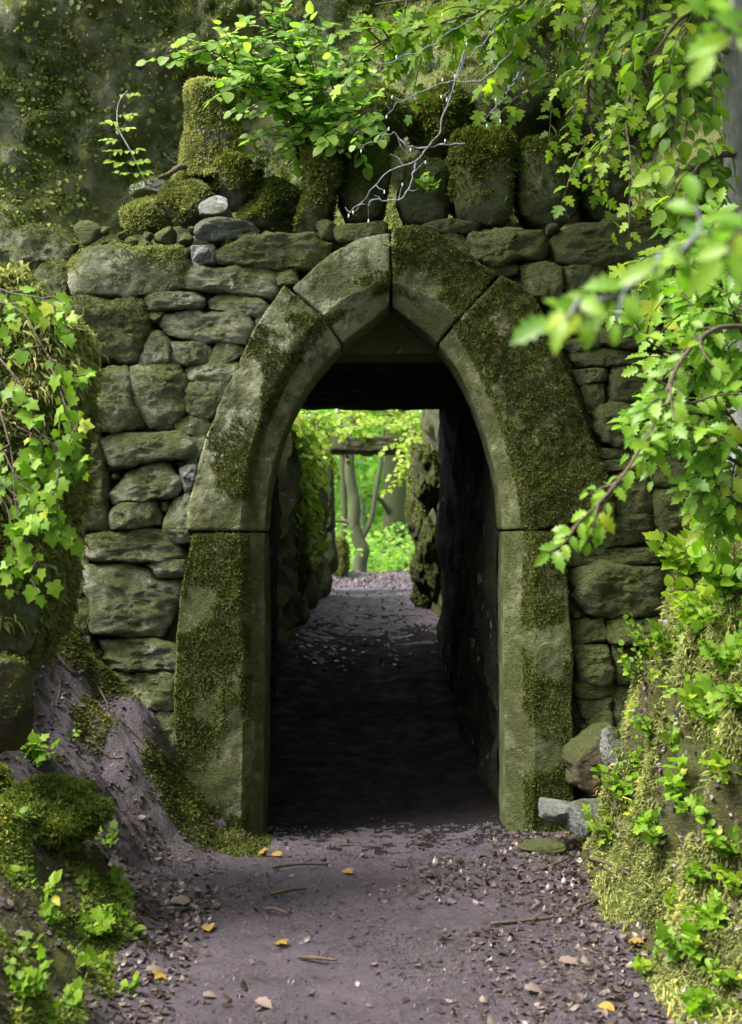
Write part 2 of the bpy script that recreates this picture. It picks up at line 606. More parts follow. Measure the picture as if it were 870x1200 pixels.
# the worn mud slope to the left of the wall belongs to the path
on_path |= (cx < foot_l(cy) + .1) & (cx > -1.7) & (cy > 5.15 + edge + np.clip((-1.05 - cx), 0, 1) * .0) & (cy < 6.6)
V_, F_ = compact(GV, gridfaces(nr, nc, mask=on_path))
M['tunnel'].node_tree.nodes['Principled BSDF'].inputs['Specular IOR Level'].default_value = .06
M['mud'] = soil('shade black tunnel floor', (.012, .011, .012), (.03, .027, .029), (.04, .036, .038), .75)  # path earth with the tunnel's shade painted in as near-black colour
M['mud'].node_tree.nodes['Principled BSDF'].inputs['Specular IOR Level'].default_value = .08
tunnel_shade = on_path & (np.abs(cx) < .75) & (cy > 6.25 + edge * 3 + fbm(cq * 7, 3, 22) * .35 + fbm(cq * 32, 2, 23) * .55) & (cy < 11.0 + edge * 6 + fbm(cq * 5, 3, 24) * 1.2 + fbm(cq * 18, 2, 25) * 1.4)  # floor painted dark where shade falls, ragged edge for its fade at the threshold
V_, F_ = compact(GV, gridfaces(nr, nc, mask=tunnel_shade))
kind(mesh('tunnel_floor', V_, F_, M['mud']), 'structure')  # path floor with the tunnel's shade painted in as near-black colour
on_path_out = on_path & ~tunnel_shade
V_, F_ = compact(GV, gridfaces(nr, nc, mask=on_path_out))
path_o = kind(mesh('path', V_, F_, M['path']), 'structure')
GVb, GFb = compact(GV, gridfaces(nr, nc, mask=~on_path))
kind(mesh('ground', GVb, GFb, M['bank']), 'structure')

# ------------------------------------------------------------------ stone builders
YW = 6.3


def outline(poly, n=84, chaikin=2, ratio=.25):
    p = np.asarray(poly, float)
    for _ in range(chaikin):
        q = np.roll(p, -1, 0)
        p = np.stack([p * (1 - ratio) + q * ratio, p * ratio + q * (1 - ratio)], 1).reshape(-1, 2)
        ratio = .25
    q = np.concatenate([p, p[:1]])
    d = np.concatenate([[0], np.cumsum(np.linalg.norm(np.diff(q, axis=0), axis=1))])
    t = np.linspace(0, d[-1], n, endpoint=False)
    return np.stack([np.interp(t, d, q[:, 0]), np.interp(t, d, q[:, 1])], 1)


def stone_geo(poly_px, Y=YW, prot=.04, depth=.28, seed=0, rough=1.0, tilt=None, grow=0.0, flat=12.0, ratio=.10):
    rng = np.random.default_rng(seed + 1000)
    w_ = np.array([P(a, b_, Y)[[0, 2]] for a, b_ in poly_px])
    o = outline(w_, 84, 3, ratio)
    c = o.mean(0)
    rad = np.linalg.norm(o - c, axis=1).mean()
    o = c + (o - c) * (1 + grow / rad)
    # uneven edge
    q = np.stack([o[:, 0], 0 * o[:, 0] + seed, o[:, 1]], -1)
    o = o + norm(o - c) * (fbm(q * 9, 4, seed) * .028 * rough * min(1, rad / .12))[:, None]
    s = np.concatenate([[0.0], np.linspace(.06, .8, 13), [.86, .91, .95, .98, 1.0]])
    tx, tz = (rng.normal(0, .07), rng.normal(.02, .10)) if tilt is None else tilt
    rows = []
    for r in s:
        xz = c + (o - c) * r
        y = Y - prot * (1 - r ** flat) + 0 * xz[:, 0]
        y = y + ((xz[:, 0] - c[0]) * tx + (xz[:, 1] - c[1]) * tz)
        rows.append(np.stack([xz[:, 0], y, xz[:, 1]], 1))
    for k, d in enumerate((.12, .3, .6, 1.0)):
        sc = 1 - .02 * k
        xz = c + (o - c) * sc
        y = Y + depth * d + ((xz[:, 0] - c[0]) * tx + (xz[:, 1] - c[1]) * tz) * (1 - d)
        rows.append(np.stack([xz[:, 0], y, xz[:, 1]], 1))
    rows.append(np.stack([0 * o[:, 0] + c[0], 0 * o[:, 0] + Y + depth, 0 * o[:, 0] + c[1]], 1))
    V = np.stack(rows)
    nr_ = len(rows)
    out = np.stack([V[..., 0] - c[0], np.full(V.shape[:2], -.12) * (np.arange(nr_)[:, None] < len(s)), V[..., 2] - c[1]], -1)
    ss = np.concatenate([s, np.ones(nr_ - len(s))])[:, None, None]
    nd = norm(np.stack([out[..., 0] * ss[..., 0] ** 3, out[..., 1], out[..., 2] * ss[..., 0] ** 3], -1))
    am = min(1.0, rad / .10) * rough
    d = fbm(V * 6 + seed * 3.7, 4, seed) * .024 + ridged(V * np.array([6, 6, 16]) + seed, 4, seed + 5) * .016 + fbm(V * np.array([20, 20, 42]), 4, seed + 9, .6) * .014
    fadeb = np.ones((nr_, 1)); fadeb[-1] = 0
    V = V + nd * (d * am * fadeb)[..., None]
    for k in range(7):
        n = norm(np.array([rng.normal(0, .55), -1, rng.normal(0, .6)]))
        pr = V @ n
        dd = pr.max() - (prot * .2 + .010) * (.2 + .9 * rng.random())
        V = V - n * (np.maximum(0, pr - dd) * .85)[..., None]
    V = V + nd * (fbm(V * 38 + seed, 3, seed + 8) * .006 * fadeb)[..., None]
    V = V.reshape(-1, 3)
    return V, orient(V, gridfaces(nr_, 84, True))


def rock_geo(c, size, seed, cuts=9, rough=1.0, res=40, rot=0.0, up_flat=None):
    rng = np.random.default_rng(seed + 77)
    th = np.linspace(0, np.pi, res)[:, None]
    ph = np.linspace(0, 2 * np.pi, 2 * res, endpoint=False)[None]
    p = np.stack([np.sin(th) * np.cos(ph), np.sin(th) * np.sin(ph), np.cos(th) + 0 * ph], -1)
    for k in range(cuts):
        n = norm(rng.normal(0, 1, 3))
        d = .55 + .3 * rng.random()
        ex = np.maximum(0, (p * n).sum(-1) - d)
        p = p - n * (ex * .92)[..., None]
    nd = norm(p)
    p = p + nd * (fbm(p * 1.7 + seed * 5.1, 4, seed) * .16 * rough + ridged(p * np.array([3, 3, 6]) + seed, 4, seed + 3) * .05 * rough + fbm(p * 9 + seed, 3, seed + 4) * .03 * rough)[..., None]
    p = p * (np.asarray(size) / 1.0)
    cr, sr = math.cos(rot), math.sin(rot)
    x, z = p[..., 0] * cr - p[..., 2] * sr, p[..., 0] * sr + p[..., 2] * cr
    V = np.stack([x, p[..., 1], z], -1) + np.asarray(c)
    V = V.reshape(-1, 3)
    return V, orient(V, gridfaces(res, 2 * res, True))


def moss_mesh(V, F, n, length, seed, cond, mat, parent, name='moss', width=.22, **kw):
    rng = np.random.default_rng(seed + 5)
    length *= .62
    p, q = sample(V, F, int(n * 1.9), rng, cond)
    if len(p) < 5:
        return None
    bv, bf, bt = blades(p, q, length, length * width, rng, **kw)
    return mesh(name, bv, bf, mat, parent, False, bt)


def up_cond(lo=.15, hi=.55, nscale=7.0, namp=.5, seed=0):
    def f(p, q):
        return np.clip((q[:, 2] + fbm(p * nscale, 3, seed) * namp - lo) / (hi - lo), 0, 1)
    return f


def inside_poly(x, z, poly):
    r = np.zeros(x.shape, bool)
    n = len(poly)
    for i in range(n):
        x0, z0 = poly[i]; x1, z1 = poly[(i + 1) % n]
        c = ((z0 > z) != (z1 > z)) & (x < (x1 - x0) * (z - z0) / (z1 - z0 + 1e-12) + x0)
        r ^= c
    return r


# ------------------------------------------------------------------ the arch wall
EXT_L = [(215, 985), (206, 900), (205, 800), (207, 715), (217, 635), (222, 600), (228, 560), (246, 500), (272, 440), (300, 388), (326, 336), (352, 330), (400, 291), (430, 280), (458, 274)]
wall = thing('stone_wall', 'mossy rubble stone wall built around the pointed arch', 'stone wall', (0, YW, 0))

# inner curves, traced at the wall: E outer edge, F face edge, I inner arris
JL = dict(E=[(216, 1000), (207, 900), (205, 800), (208, 720), (224, 625)], F=[(283, 1000), (284, 900), (284, 800), (283, 720), (281, 624.5)], I=[(308, 1000), (310, 900), (311, 800), (311, 720), (311, 624.5)])
HL = dict(E=[(219, 622), (226, 570), (246, 500), (272, 440), (298, 388), (333, 334)], F=[(281, 622), (286, 565), (300, 500), (320, 450), (344, 408), (377, 371)], I=[(311, 622), (315, 572), (328, 520), (345, 478), (368, 440), (400, 404)])
UL = dict(E=[(343, 337), (374, 310), (402, 289), (428, 279), (457, 272)], F=[(379, 369), (400, 352), (422, 341), (440, 334), (457, 330)], I=[(402, 402), (417, 389), (432, 378), (446, 366), (457, 357)])
UR = dict(E=[(460, 266), (486, 266), (516, 277), (546, 299), (583, 320)], F=[(460, 330), (478, 335), (497, 344), (516, 355), (538, 372)], I=[(460, 357), (471, 366), (484, 376), (498, 388), (513, 402)])
HR = dict(E=[(588, 322), (618, 340), (648, 396), (683, 482), (712, 563), (722, 604)], F=[(540, 373), (556, 400), (575, 440), (594, 490), (612, 550), (624, 620)], I=[(515, 403), (535, 430), (556, 472), (573, 520), (585, 572), (590, 621)])
JR = dict(E=[(652, 624), (664, 676), (670, 767), (672, 853), (672, 1000)], F=[(625, 622), (626, 720), (626, 800), (625, 900), (624, 1000)], I=[(591, 622.5), (591, 720), (591, 800), (592, 900), (593, 1000)])
YF, YI, YB = 6.235, 6.315, 6.62


def voussoir(d, seed, n_along, rough=1.0):
    E = smoothline(np.array([P(a, b_, YF) for a, b_ in d['E']]), n_along)
    Fc = smoothline(np.array([P(a, b_, YF) for a, b_ in d['F']]), n_along)
    I = smoothline(np.array([P(a, b_, YI) for a, b_ in d['I']]), n_along)
    Eb = E.copy(); Eb[:, 1] = 6.62
    Ib = I.copy(); Ib[:, 1] = YB
    Em = E + (Fc - E) * .02
    Em[:, 1] = YF
    E0 = E.copy(); E0[:, 1] = YF + .018
    segs = [(Eb, E0, 10), (E0, Em, 4), (Em, Fc, 34), (Fc, I, 18), (I, Ib, 14)]
    sec, nd = [], []
    for k, (A, B, c) in enumerate(segs):
        for s in np.linspace(0, 1, c, endpoint=(k == len(segs) - 1)):
            sec.append(A + (B - A) * s)
    V = np.stack(sec, 1)                       # along, across, 3
    # the foot and head rings turn in so the block is closed
    na, ncx, _ = V.shape
    tang = np.gradient(V, axis=0)
    acr = np.gradient(V, axis=1)
    nd = norm(np.cross(tang, acr))
    mid = na // 2
    if nd[mid, 20, 1] > 0:
        nd = -nd
    isface = np.zeros(ncx); isface[10:48] = 1; isface[:10] = .6
    chamf = 1 - isface
    dpl = (fbm(V * 5 + seed, 4, seed) * .016 + fbm(V * 26 + seed, 4, seed + 2, .6) * .009 * rough) * isface + (fbm(V * 3 + seed, 3, seed) * .008 + fbm(V * 20, 3, seed) * .002) * chamf
    # chips along the arris
    V = V + nd * dpl[..., None]
    s_end = np.minimum(np.arange(na), np.arange(na)[::-1])
    rnd = np.clip(1 - s_end / 2.0, 0, 1) ** 2 * .005
    V = V - nd * rnd[:, None, None]
    # end caps by a centre line towards the core
    cen = V.mean(1, keepdims=True)
    cap0 = V[:1] * .4 + cen[:1] * .6
    cap1 = V[-1:] * .4 + cen[-1:] * .6
    V = np.concatenate([cap0, V, cap1], 0)
    F = gridfaces(len(V), ncx)
    if seed % 2:
        F = F[:, ::-1]
    return V.reshape(-1, 3), F


arch = thing('stone_arch', 'pointed stone arch of large mossy blocks framing the dark tunnel', 'stone arch', (0.07, YF, 0))
arch_parts = {}
for nm, d, seed, na, mt in (('jamb_block', JL, 0, 130, 'arch_mossy'), ('arch_block', HL, 2, 130, 'arch'), ('arch_block', UL, 4, 60, 'arch'), ('arch_block', UR, 1 + 4, 60, 'arch_mossy'), ('arch_block', HR, 3, 130, 'arch_mossy'), ('jamb_block', JR, 7, 130, 'arch_mossy')):
    V, F = voussoir(d, seed, na, {0: .35, 3: 1.3, 5: 1.1}.get(seed, .6))
    o = mesh(nm, V, F, M[mt], arch)
    mossf = {0: .10, 2: .12, 4: .35, 5: .6, 3: 1.0, 7: .5}[seed]
    nsc, thr = 4.5, {0: -.2, 2: .04, 4: -.12, 5: -.15, 3: -.5, 7: -.1}[seed]

    def cnd(p, q, thr=thr, seed=seed):
        return np.clip((fbm(p * 5.0, 4, 40 + seed) - thr) * 5, 0, 1) * (p[:, 1] < 6.27) * np.clip(-q[:, 1] * 3 * (1 if q[:, 1].mean() < 0 else -1), 0, 1)
    T = tri_of(F)
    front = V[T].mean(1)[:, 1] < 6.30
    rng = np.random.default_rng(seed)
    p, q = sample(V, T[front], 26000 if na > 100 else 11000, rng)
    q = np.where((q[:, 1:2] > 0), -q, q)
    k = rng.random(len(p)) < np.clip((fbm(p * 5.0, 4, 40 + seed) - thr) * 5, 0, 1)
    # keep the bare splay clean: only the front face carries tufts
    k &= (p[:, 1] < YF + .03) & (q[:, 1] < -.5)
    bv, bf, bt = blades(p[k], q[k], .0075, .0022, rng, .7, .6, 3)
    mesh('moss', bv, bf, M['moss_dark'] if seed in (3, 5, 7) else M['moss_dark'], o, False, bt)

LEFT = [
    [(82, 302), (97, 293), (129, 293), (218, 290), (222, 338), (166, 348), (83, 348)],
    [(219, 322), (235, 314), (320, 314), (324, 330), (318, 350), (225, 338)],
    [(252, 299), (290, 280), (370, 275), (379, 290), (370, 312), (320, 316), (262, 309)],
    [(174, 350), (182, 344), (230, 343), (238, 352), (236, 363), (178, 364)],
    [(247, 352), (262, 346), (302, 350), (313, 360), (305, 373), (250, 362)],
    [(183, 374), (205, 364), (285, 366), (298, 385), (286, 402), (215, 398), (193, 388)],
    [(84, 351), (168, 352), (178, 378), (180, 398), (163, 426), (88, 424)],
    [(164, 427), (178, 397), (190, 393), (200, 402), (199, 427)],
    [(202, 402), (246, 404), (247, 424), (202, 428)],
    [(250, 424), (257, 404), (281, 404), (287, 413), (267, 424)],
    [(219, 430), (279, 424), (277, 440), (268, 446), (221, 445)],
    [(220, 448), (268, 448), (262, 466), (250, 491), (221, 484)],
    [(90, 438), (150, 429), (158, 468), (171, 499), (105, 510), (88, 500)],
    [(152, 429), (213, 427), (217, 470), (208, 497), (174, 502), (160, 466)],
    [(208, 494), (236, 489), (246, 499), (240, 508), (211, 508)],
    [(117, 516), (140, 508), (207, 506), (222, 522), (218, 537), (140, 545), (121, 532)],
    [(130, 578), (149, 550), (190, 543), (216, 562), (206, 582), (140, 586)],
    [(212, 552), (231, 548), (227, 572), (220, 581)],
    [(130, 612), (134, 597), (150, 589), (182, 588), (190, 616), (135, 620)],
    [(193, 618), (205, 590), (223, 580), (226, 602), (222, 620)],
    [(104, 630), (150, 622), (185, 622), (203, 636), (216, 652), (206, 658), (108, 657)],
    [(192, 621), (221, 622), (226, 634), (206, 636)],
    [(181, 660), (216, 657), (216, 676), (186, 677)],
    [(104, 664), (150, 660), (178, 670), (184, 680), (214, 680), (212, 697), (192, 746), (150, 744), (110, 737)],
    [(84, 524), (116, 520), (126, 545), (128, 616), (88, 622)],
    [(122, 752), (165, 749), (206, 754), (211, 785), (128, 784)],
    [(126, 788), (209, 788), (203, 832), (133, 828)],
    [(84, 512), (114, 507), (116, 517), (86, 521)],
    [(218, 512), (244, 510), (228, 545), (220, 543)],
    [(86, 626), (104, 628), (103, 690), (88, 700)],
    [(150, 838), (207, 836), (208, 905), (165, 905)],
    [(88, 704), (107, 700), (108, 745), (118, 800), (92, 800)],
    [(322, 319), (345, 317), (348, 332), (326, 334)],
    [(226, 291), (250, 289), (250, 309), (228, 313)],
    [(84, 427), (100, 426), (108, 433), (88, 437)],
    [(300, 376), (312, 372), (304, 384)],
    [(176, 367), (190, 366), (182, 376)],
]
RIGHT = [
    [(395, 266), (447, 261), (450, 274), (420, 283), (398, 282)],
    [(493, 266), (520, 257), (557, 262), (550, 271), (510, 273)],
    [(547, 275), (560, 271), (632, 270), (638, 282), (636, 306), (556, 306)],
    [(519, 277), (544, 275), (551, 300), (541, 297)],
    [(647, 278), (680, 263), (740, 258), (778, 262), (776, 305), (690, 308), (654, 302)],
    [(567, 311), (585, 306), (604, 312), (602, 320), (575, 323)],
    [(611, 314), (640, 309), (654, 314), (656, 346), (640, 353), (620, 346)],
    [(660, 313), (708, 310), (709, 343), (662, 344)],
    [(713, 313), (733, 312), (736, 338), (713, 340)],
    [(740, 312), (800, 308), (806, 345), (742, 346)],
    [(657, 350), (710, 348), (712, 378), (668, 385)],
    [(716, 346), (790, 350), (792, 380), (718, 380)],
    [(704, 386), (740, 382), (782, 386), (780, 406), (735, 407), (706, 402)],
    [(664, 400), (698, 392), (700, 406), (672, 412)],
    [(670, 415), (700, 410), (762, 412), (767, 426), (680, 431)],
    [(674, 434), (713, 432), (713, 446), (681, 451)],
    [(718, 430), (775, 430), (778, 468), (722, 470)],
    [(683, 455), (706, 451), (707, 472), (691, 484)],
    [(699, 480), (745, 474), (757, 500), (746, 523), (720, 521), (703, 508)],
    [(760, 474), (815, 470), (818, 520), (762, 524)],
    [(704, 526), (749, 527), (750, 536), (707, 537)],
    [(709, 540), (758, 538), (758, 551), (713, 552)],
    [(762, 530), (830, 528), (832, 570), (764, 568)],
    [(718, 556), (760, 554), (764, 598), (726, 602)],
    [(768, 574), (840, 574), (842, 625), (770, 625)],
    [(726, 607), (764, 604), (768, 636), (700, 640), (712, 612)],
    [(658, 648), (720, 641), (780, 645), (782, 660), (668, 664)],
    [(671, 673), (700, 664), (776, 664), (779, 690), (771, 715), (715, 723), (685, 719), (670, 700)],
    [(783, 632), (850, 630), (852, 700), (786, 700)],
    [(673, 727), (706, 725), (711, 750), (676, 753)],
    [(675, 758), (713, 756), (716, 785), (709, 796), (680, 796)],
    [(676, 800), (716, 799), (719, 815), (679, 817)],
    [(680, 820), (716, 819), (716, 852), (690, 860)],
    [(714, 727), (780, 720), (782, 748), (716, 753)],
    [(719, 757), (744, 755), (747, 802), (722, 802)],
    [(722, 806), (770, 806), (770, 860), (722, 860)],
    [(784, 706), (850, 706), (850, 800), (786, 800)],
    [(678, 862), (760, 864), (760, 940), (680, 940)],
    [(782, 262), (860, 260), (862, 304), (784, 304)],
    [(806, 308), (866, 306), (868, 350), (810, 350)],
    [(796, 354), (866, 354), (868, 404), (798, 404)],
    [(786, 410), (866, 408), (866, 465), (788, 464)],
]
for i, poly in enumerate(LEFT):
    w_ = max(p_[0] for p_ in poly) - min(p_[0] for p_ in poly)
    V, F = stone_geo(poly, YW, prot=.028 + .015 * (i % 3 == 0), seed=i, grow=.012)
    mt = 'grey_rock' if i in (17, 33) else ('stone_mossy' if i in (6, 2, 24, 29, 31) else 'stone')
    o = mesh('rubble_stone', V, F, M[mt], wall)
    if i in (0, 6, 13, 2, 20, 12):
        dens = {0: 9000, 6: 5000, 13: 1600, 2: 3000, 20: 1500, 12: 900}[i]
        fr = (lambda p, q: np.clip((fbm(p * 5, 3, 3) + (p[:, 0] > -1.15) * .35) * 4 - .2 + q[:, 2] * 2, 0, 1) * (p[:, 1] < 6.5)) if i == 0 else (lambda p, q: np.clip(fbm(p * 6, 3, 8) * 4 + q[:, 2], 0, 1) * (p[:, 1] < 6.4))
        T = tri_of(F)
        moss_mesh(V, T, dens, .016 if i == 0 else .011, i, fr, M['moss_gold'] if i == 0 else M['moss'], o, per=3)
for i, poly in enumerate(RIGHT):
    V, F = stone_geo(poly, YW + .01, prot=.028 + .015 * (i % 3 == 0), seed=100 + i, grow=.012, rough=1.1)
    o = mesh('rubble_stone', V, F, M['stone_mossy'], wall)

# small packing stones pushed into the gaps between the facing stones
rngp = np.random.default_rng(404)
acc = Acc()
polys = [np.array(p_, float) for p_ in LEFT + RIGHT]
segs = np.concatenate([np.stack([p_, np.roll(p_, -1, 0)], 1) for p_ in polys])
ext_r = [(458, 262), (520, 266), (583, 315), (625, 335), (655, 396), (690, 482), (725, 570), (728, 606), (668, 632), (674, 700), (678, 860)]
ext_l = [(200, 960), (198, 800), (200, 710), (216, 630), (220, 570), (238, 500), (264, 440), (290, 388), (318, 333), (345, 322), (398, 280), (458, 262)]
archpoly = ext_l + ext_r + [(678, 990), (200, 990)]
placed = []
for k in range(6000):
    u = np.array([rngp.uniform(86, 860), rngp.uniform(268, 900)])
    if inside_poly(u[:1], u[1:], archpoly)[0] or any(inside_poly(u[:1], u[1:], p_)[0] for p_ in polys):
        continue
    ab = segs[:, 1] - segs[:, 0]
    t_ = np.clip(((u - segs[:, 0]) * ab).sum(1) / (ab ** 2).sum(1), 0, 1)
    d = np.linalg.norm(segs[:, 0] + ab * t_[:, None] - u, axis=1).min()
    if placed:
        d = min(d, (np.linalg.norm(np.array(placed)[:, :2] - u, axis=1) - np.array(placed)[:, 2]).min())
    if d < 4.0:
        continue
    d = min(d, 16)
    placed.append((*u, d))
    c = P(u[0], u[1], YW + .035)
    rr = d / FPX * YW
    V, F = rock_geo(c, (rr * 1.15, .05, rr * .95), 2000 + k, 8, .8, 14, rngp.normal(0, .4))
    acc.add(V, F)
kind(acc.build('packing_stones', M['stone_mossy'], wall), 'stuff')

# wall core: dark earth and small rubble behind the facing stones
hole = [P(a, b_, YW)[[0, 2]] for a, b_ in [(290, 1100), (290, 620), (330, 470), (385, 390), (458, 330), (530, 385), (590, 480), (615, 620), (615, 1100)]]
cxs = np.arange(-1.32, 3.4, .022)
czs = np.arange(-.15, 2.70, .022)
X, Z = np.meshgrid(cxs, czs)
Yc = YW + .055 + fbm(np.stack([X * 9, 0 * X, Z * 14], -1), 4, 77) * .035
topz = np.interp(X, [-1.4, -.84, -.8, -.35, .1, 3.4], [2.55, 2.56, 2.62, 2.66, 2.69, 2.72])
Z2 = Z
xm, zm = (X[:-1, :-1] + X[1:, 1:]) / 2, (Z[:-1, :-1] + Z[1:, 1:]) / 2
keep = ~inside_poly(xm, zm, hole) & (zm < (topz[:-1, :-1]))
F = gridfaces(*X.shape, mask=keep)
V, F = compact(np.stack([X, Yc, Z2], -1).reshape(-1, 3), F)


def thicken(V, F, yback):
    E = np.concatenate([F[:, [0, 1]], F[:, [1, 2]], F[:, [2, 3]], F[:, [3, 0]]])
    key = np.sort(E, 1)
    u, idx, cnt = np.unique(key, axis=0, return_index=True, return_counts=True)
    B = E[idx[cnt == 1]]
    n = len(V)
    bi = np.unique(B)
    mp = -np.ones(n, int)
    mp[bi] = n + np.arange(len(bi))
    Vb = V[bi].copy()
    Vb[:, 1] = yback
    F2 = np.stack([B[:, 1], B[:, 0], mp[B[:, 0]], mp[B[:, 1]]], 1)
    return np.concatenate([V, Vb]), np.concatenate([F, F2])


V, F = thicken(V, F, 6.95)
mesh('rubble_core', V, F, M['dark_rock'], wall)
# wall end: stacked stones on the left return face
for k in range(9):
    z0 = .55 + k * .215
    V, F = rock_geo((-1.30 + .012 * (k % 2), 6.60 + .05 * (k % 3), z0 + .1), (.07, .24, .125), 300 + k, 7, .8, 26)
    mesh('rubble_stone', V, F, M['grey_rock'] if k % 2 else M['stone'], wall)

# ------------------------------------------------------------------ tunnel
def rough_wall(name, x0, x1, y0, y1, z0, z1, side, mat, seed, label=None, amp=.08, top_amp=.1, thick=.5, step=.045, parent=None, cat='rock wall'):
    ysg = np.arange(y0, y1 + step, step)
    zsg = np.arange(z0, z1 + step, step)
    Yg, Zg = np.meshgrid(ysg, zsg)
    t_ = (Yg - y0) / (y1 - y0)
    q = np.stack([0 * Yg + x0, Yg, Zg], -1)
    Xg = x0 + (x1 - x0) * t_ + (fbm(q * 2.2, 4, seed) * amp + ridged(q * np.array([1, 3, 5]), 4, seed + 2) * amp * .5) * side
    tz = z1 - top_amp + fbm(np.stack([Yg, 0 * Yg, 0 * Yg], -1) * 1.5, 3, seed) * top_amp
    Zg = z0 + (Zg - z0) * (tz - z0) / (z1 - z0)
    A = np.stack([Xg, Yg, Zg], -1)
    Bk = A[::-1].copy()
    Bk[..., 0] = (x0 + (x1 - x0) * t_[::-1]) - side * thick
    V = np.concatenate([A, Bk[:1] * 1.0, Bk], 0)
    nr_, nc_ = V.shape[:2]
    F = gridfaces(nr_, nc_)
    capL = np.array([[r * nc_, (nr_ - 1 - r) * nc_, (nr_ - 2 - r) * nc_, (r + 1) * nc_] for r in range(nr_ // 2 - 1)])
    capR = capL + nc_ - 1
    V = V.reshape(-1, 3)
    o = mesh(name, V, np.concatenate([F, capL, capR[:, ::-1]]), mat, parent)
    if label:
        tag(o, label, cat)
    return o, V, F


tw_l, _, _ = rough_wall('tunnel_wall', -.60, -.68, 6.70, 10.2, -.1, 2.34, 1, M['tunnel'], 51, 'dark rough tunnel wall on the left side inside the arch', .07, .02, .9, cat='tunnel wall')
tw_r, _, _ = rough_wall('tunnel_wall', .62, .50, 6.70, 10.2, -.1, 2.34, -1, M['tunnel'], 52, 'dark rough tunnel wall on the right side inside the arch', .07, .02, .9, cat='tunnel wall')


def slab(name, lo, hi, mat, parent=None, amp=.02, seed=0, step=.05):
    lo, hi = np.array(lo, float), np.array(hi, float)
    acc = Acc()
    n = np.maximum(2, np.ceil((hi - lo) / step).astype(int) + 1)
    for ax in range(3):
        o1, o2 = (ax + 1) % 3, (ax + 2) % 3
        for s_ in (0, 1):
            A, B = np.meshgrid(np.linspace(lo[o1], hi[o1], n[o1]), np.linspace(lo[o2], hi[o2], n[o2]), indexing='ij')
            V = np.zeros(A.shape + (3,))
            V[..., o1] = A; V[..., o2] = B; V[..., ax] = hi[ax] if s_ else lo[ax]
            F = gridfaces(*A.shape)
            acc.add(V.reshape(-1, 3), F if s_ else F[:, ::-1])
    V = np.concatenate(acc.V)
    c = (lo + hi) / 2
    inset = np.abs((V - c) / ((hi - lo) / 2))
    edge_ = np.clip((np.sort(inset, 1)[:, 1] - .93) / .07, 0, 1)
    V = V + np.stack([fbm(V * 4 + s_ * 9, 4, seed + s_) for s_ in range(3)], 1) * amp
    V = c + (V - c) * (1 - .012 * edge_[:, None])
    return mesh(name, V, [np.concatenate(v) for v in acc.F.values()], mat, parent)


roof = thing('tunnel_roof', 'flat stone slab roof of the tunnel behind the arch', 'tunnel roof', (0, 8.4, 2.17))
slab('lintel', (-1.1, 6.635, 2.17), (1.1, 7.05, 2.50), M['arch_smooth'], roof, .008, 3)
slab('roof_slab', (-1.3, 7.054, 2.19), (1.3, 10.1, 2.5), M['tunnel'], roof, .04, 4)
# wall backing hidden side closures beside the reveal
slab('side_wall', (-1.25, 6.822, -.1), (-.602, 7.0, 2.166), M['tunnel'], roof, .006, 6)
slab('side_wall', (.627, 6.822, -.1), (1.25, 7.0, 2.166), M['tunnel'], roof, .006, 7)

# ------------------------------------------------------------------ earth ledge and rock face behind
lx = np.arange(-3.4, 3.8, .03)
ly = np.arange(6.42, 8.4, .03)
X, Y = np.meshgrid(lx, ly)
Zl = np.interp(X, [-3, -1.35, -1.2, -.8, -.4, 3], [1.6, 1.75, 2.45, 2.52, 2.62, 2.66]) + (Y - 6.4) * np.interp(X, [-1.3, -.8], [.1, .25]) + fbm(np.stack([X, Y, 0 * X], -1) * 3, 4, 61) * .07
kind(mesh('terrain', np.stack([X, Y, Zl], -1).reshape(-1, 3), gridfaces(*X.shape), M['bank']), 'structure')

fx = np.arange(-4.2, 4.4, .026)
fz = np.arange(.6, 4.75, .026)
X, Z = np.meshgrid(fx, fz)
q = np.stack([X, 0 * X, Z], -1)
Yf = 7.55 + (Z - 2) * .10 - np.clip(-X - 1.0, 0, 3) * .10 - fbm(q * .9, 4, 71) * .42 - ridged(q * np.array([1.2, 1, 2.2]), 5, 72) * .16 - fbm(q * 6, 4, 73) * .07 - fbm(q * 18, 4, 74, .6) * .05 - ridged(q * np.array([9, 1, 5]), 3, 75) * .03
mk = ~((np.abs((X[:-1, :-1] + X[1:, 1:]) / 2) < 1.25) & ((Z[:-1, :-1] + Z[1:, 1:]) / 2 < 2.45))
V, F = compact(np.stack([X, Yf, Z], -1).reshape(-1, 3), gridfaces(*X.shape, mask=mk))
FV, FF = V, F
V2, F2 = thicken(V, F, 9.2)
face = tag(mesh('cliff', V2, F2, M['cliff']), 'tall mossy rock face rising behind the arch wall', 'rock face')
rng = np.random.default_rng(12)
p, q = sample(FV, FF, 110000, rng, lambda p, q: np.clip(fbm(p * 2.4, 4, 90) * 3.2 + .25, 0, 1))
q = np.where(q[:, 1:2] > 0, -q, q)
bv, bf, bt = blades(p, q, .022, .0045, rng, .7, .9, 3)
kind(mesh('moss', bv, bf, M['moss_bright'], face, False, bt), 'stuff')
p, q = sample(FV, FF, 42000, rng, lambda p, q: np.clip(fbm(p * 1.9 + 4, 4, 95) * 4.0 - .25, 0, 1))
q = np.where(q[:, 1:2] > 0, -q, q)
a = norm(np.array([0, -.45, -.7]) + rng.normal(0, .7, (len(p), 3)))
lv, lf, lt = leaves(OVATE, p + q * .03, a, q + np.array([0, -.3, .7]), .014 + .026 * rng.random(len(p)) ** 2, rng, .3)
kind(mesh('foliage', lv, lf, M['leaf_olive'], face, False, lt), 'stuff')

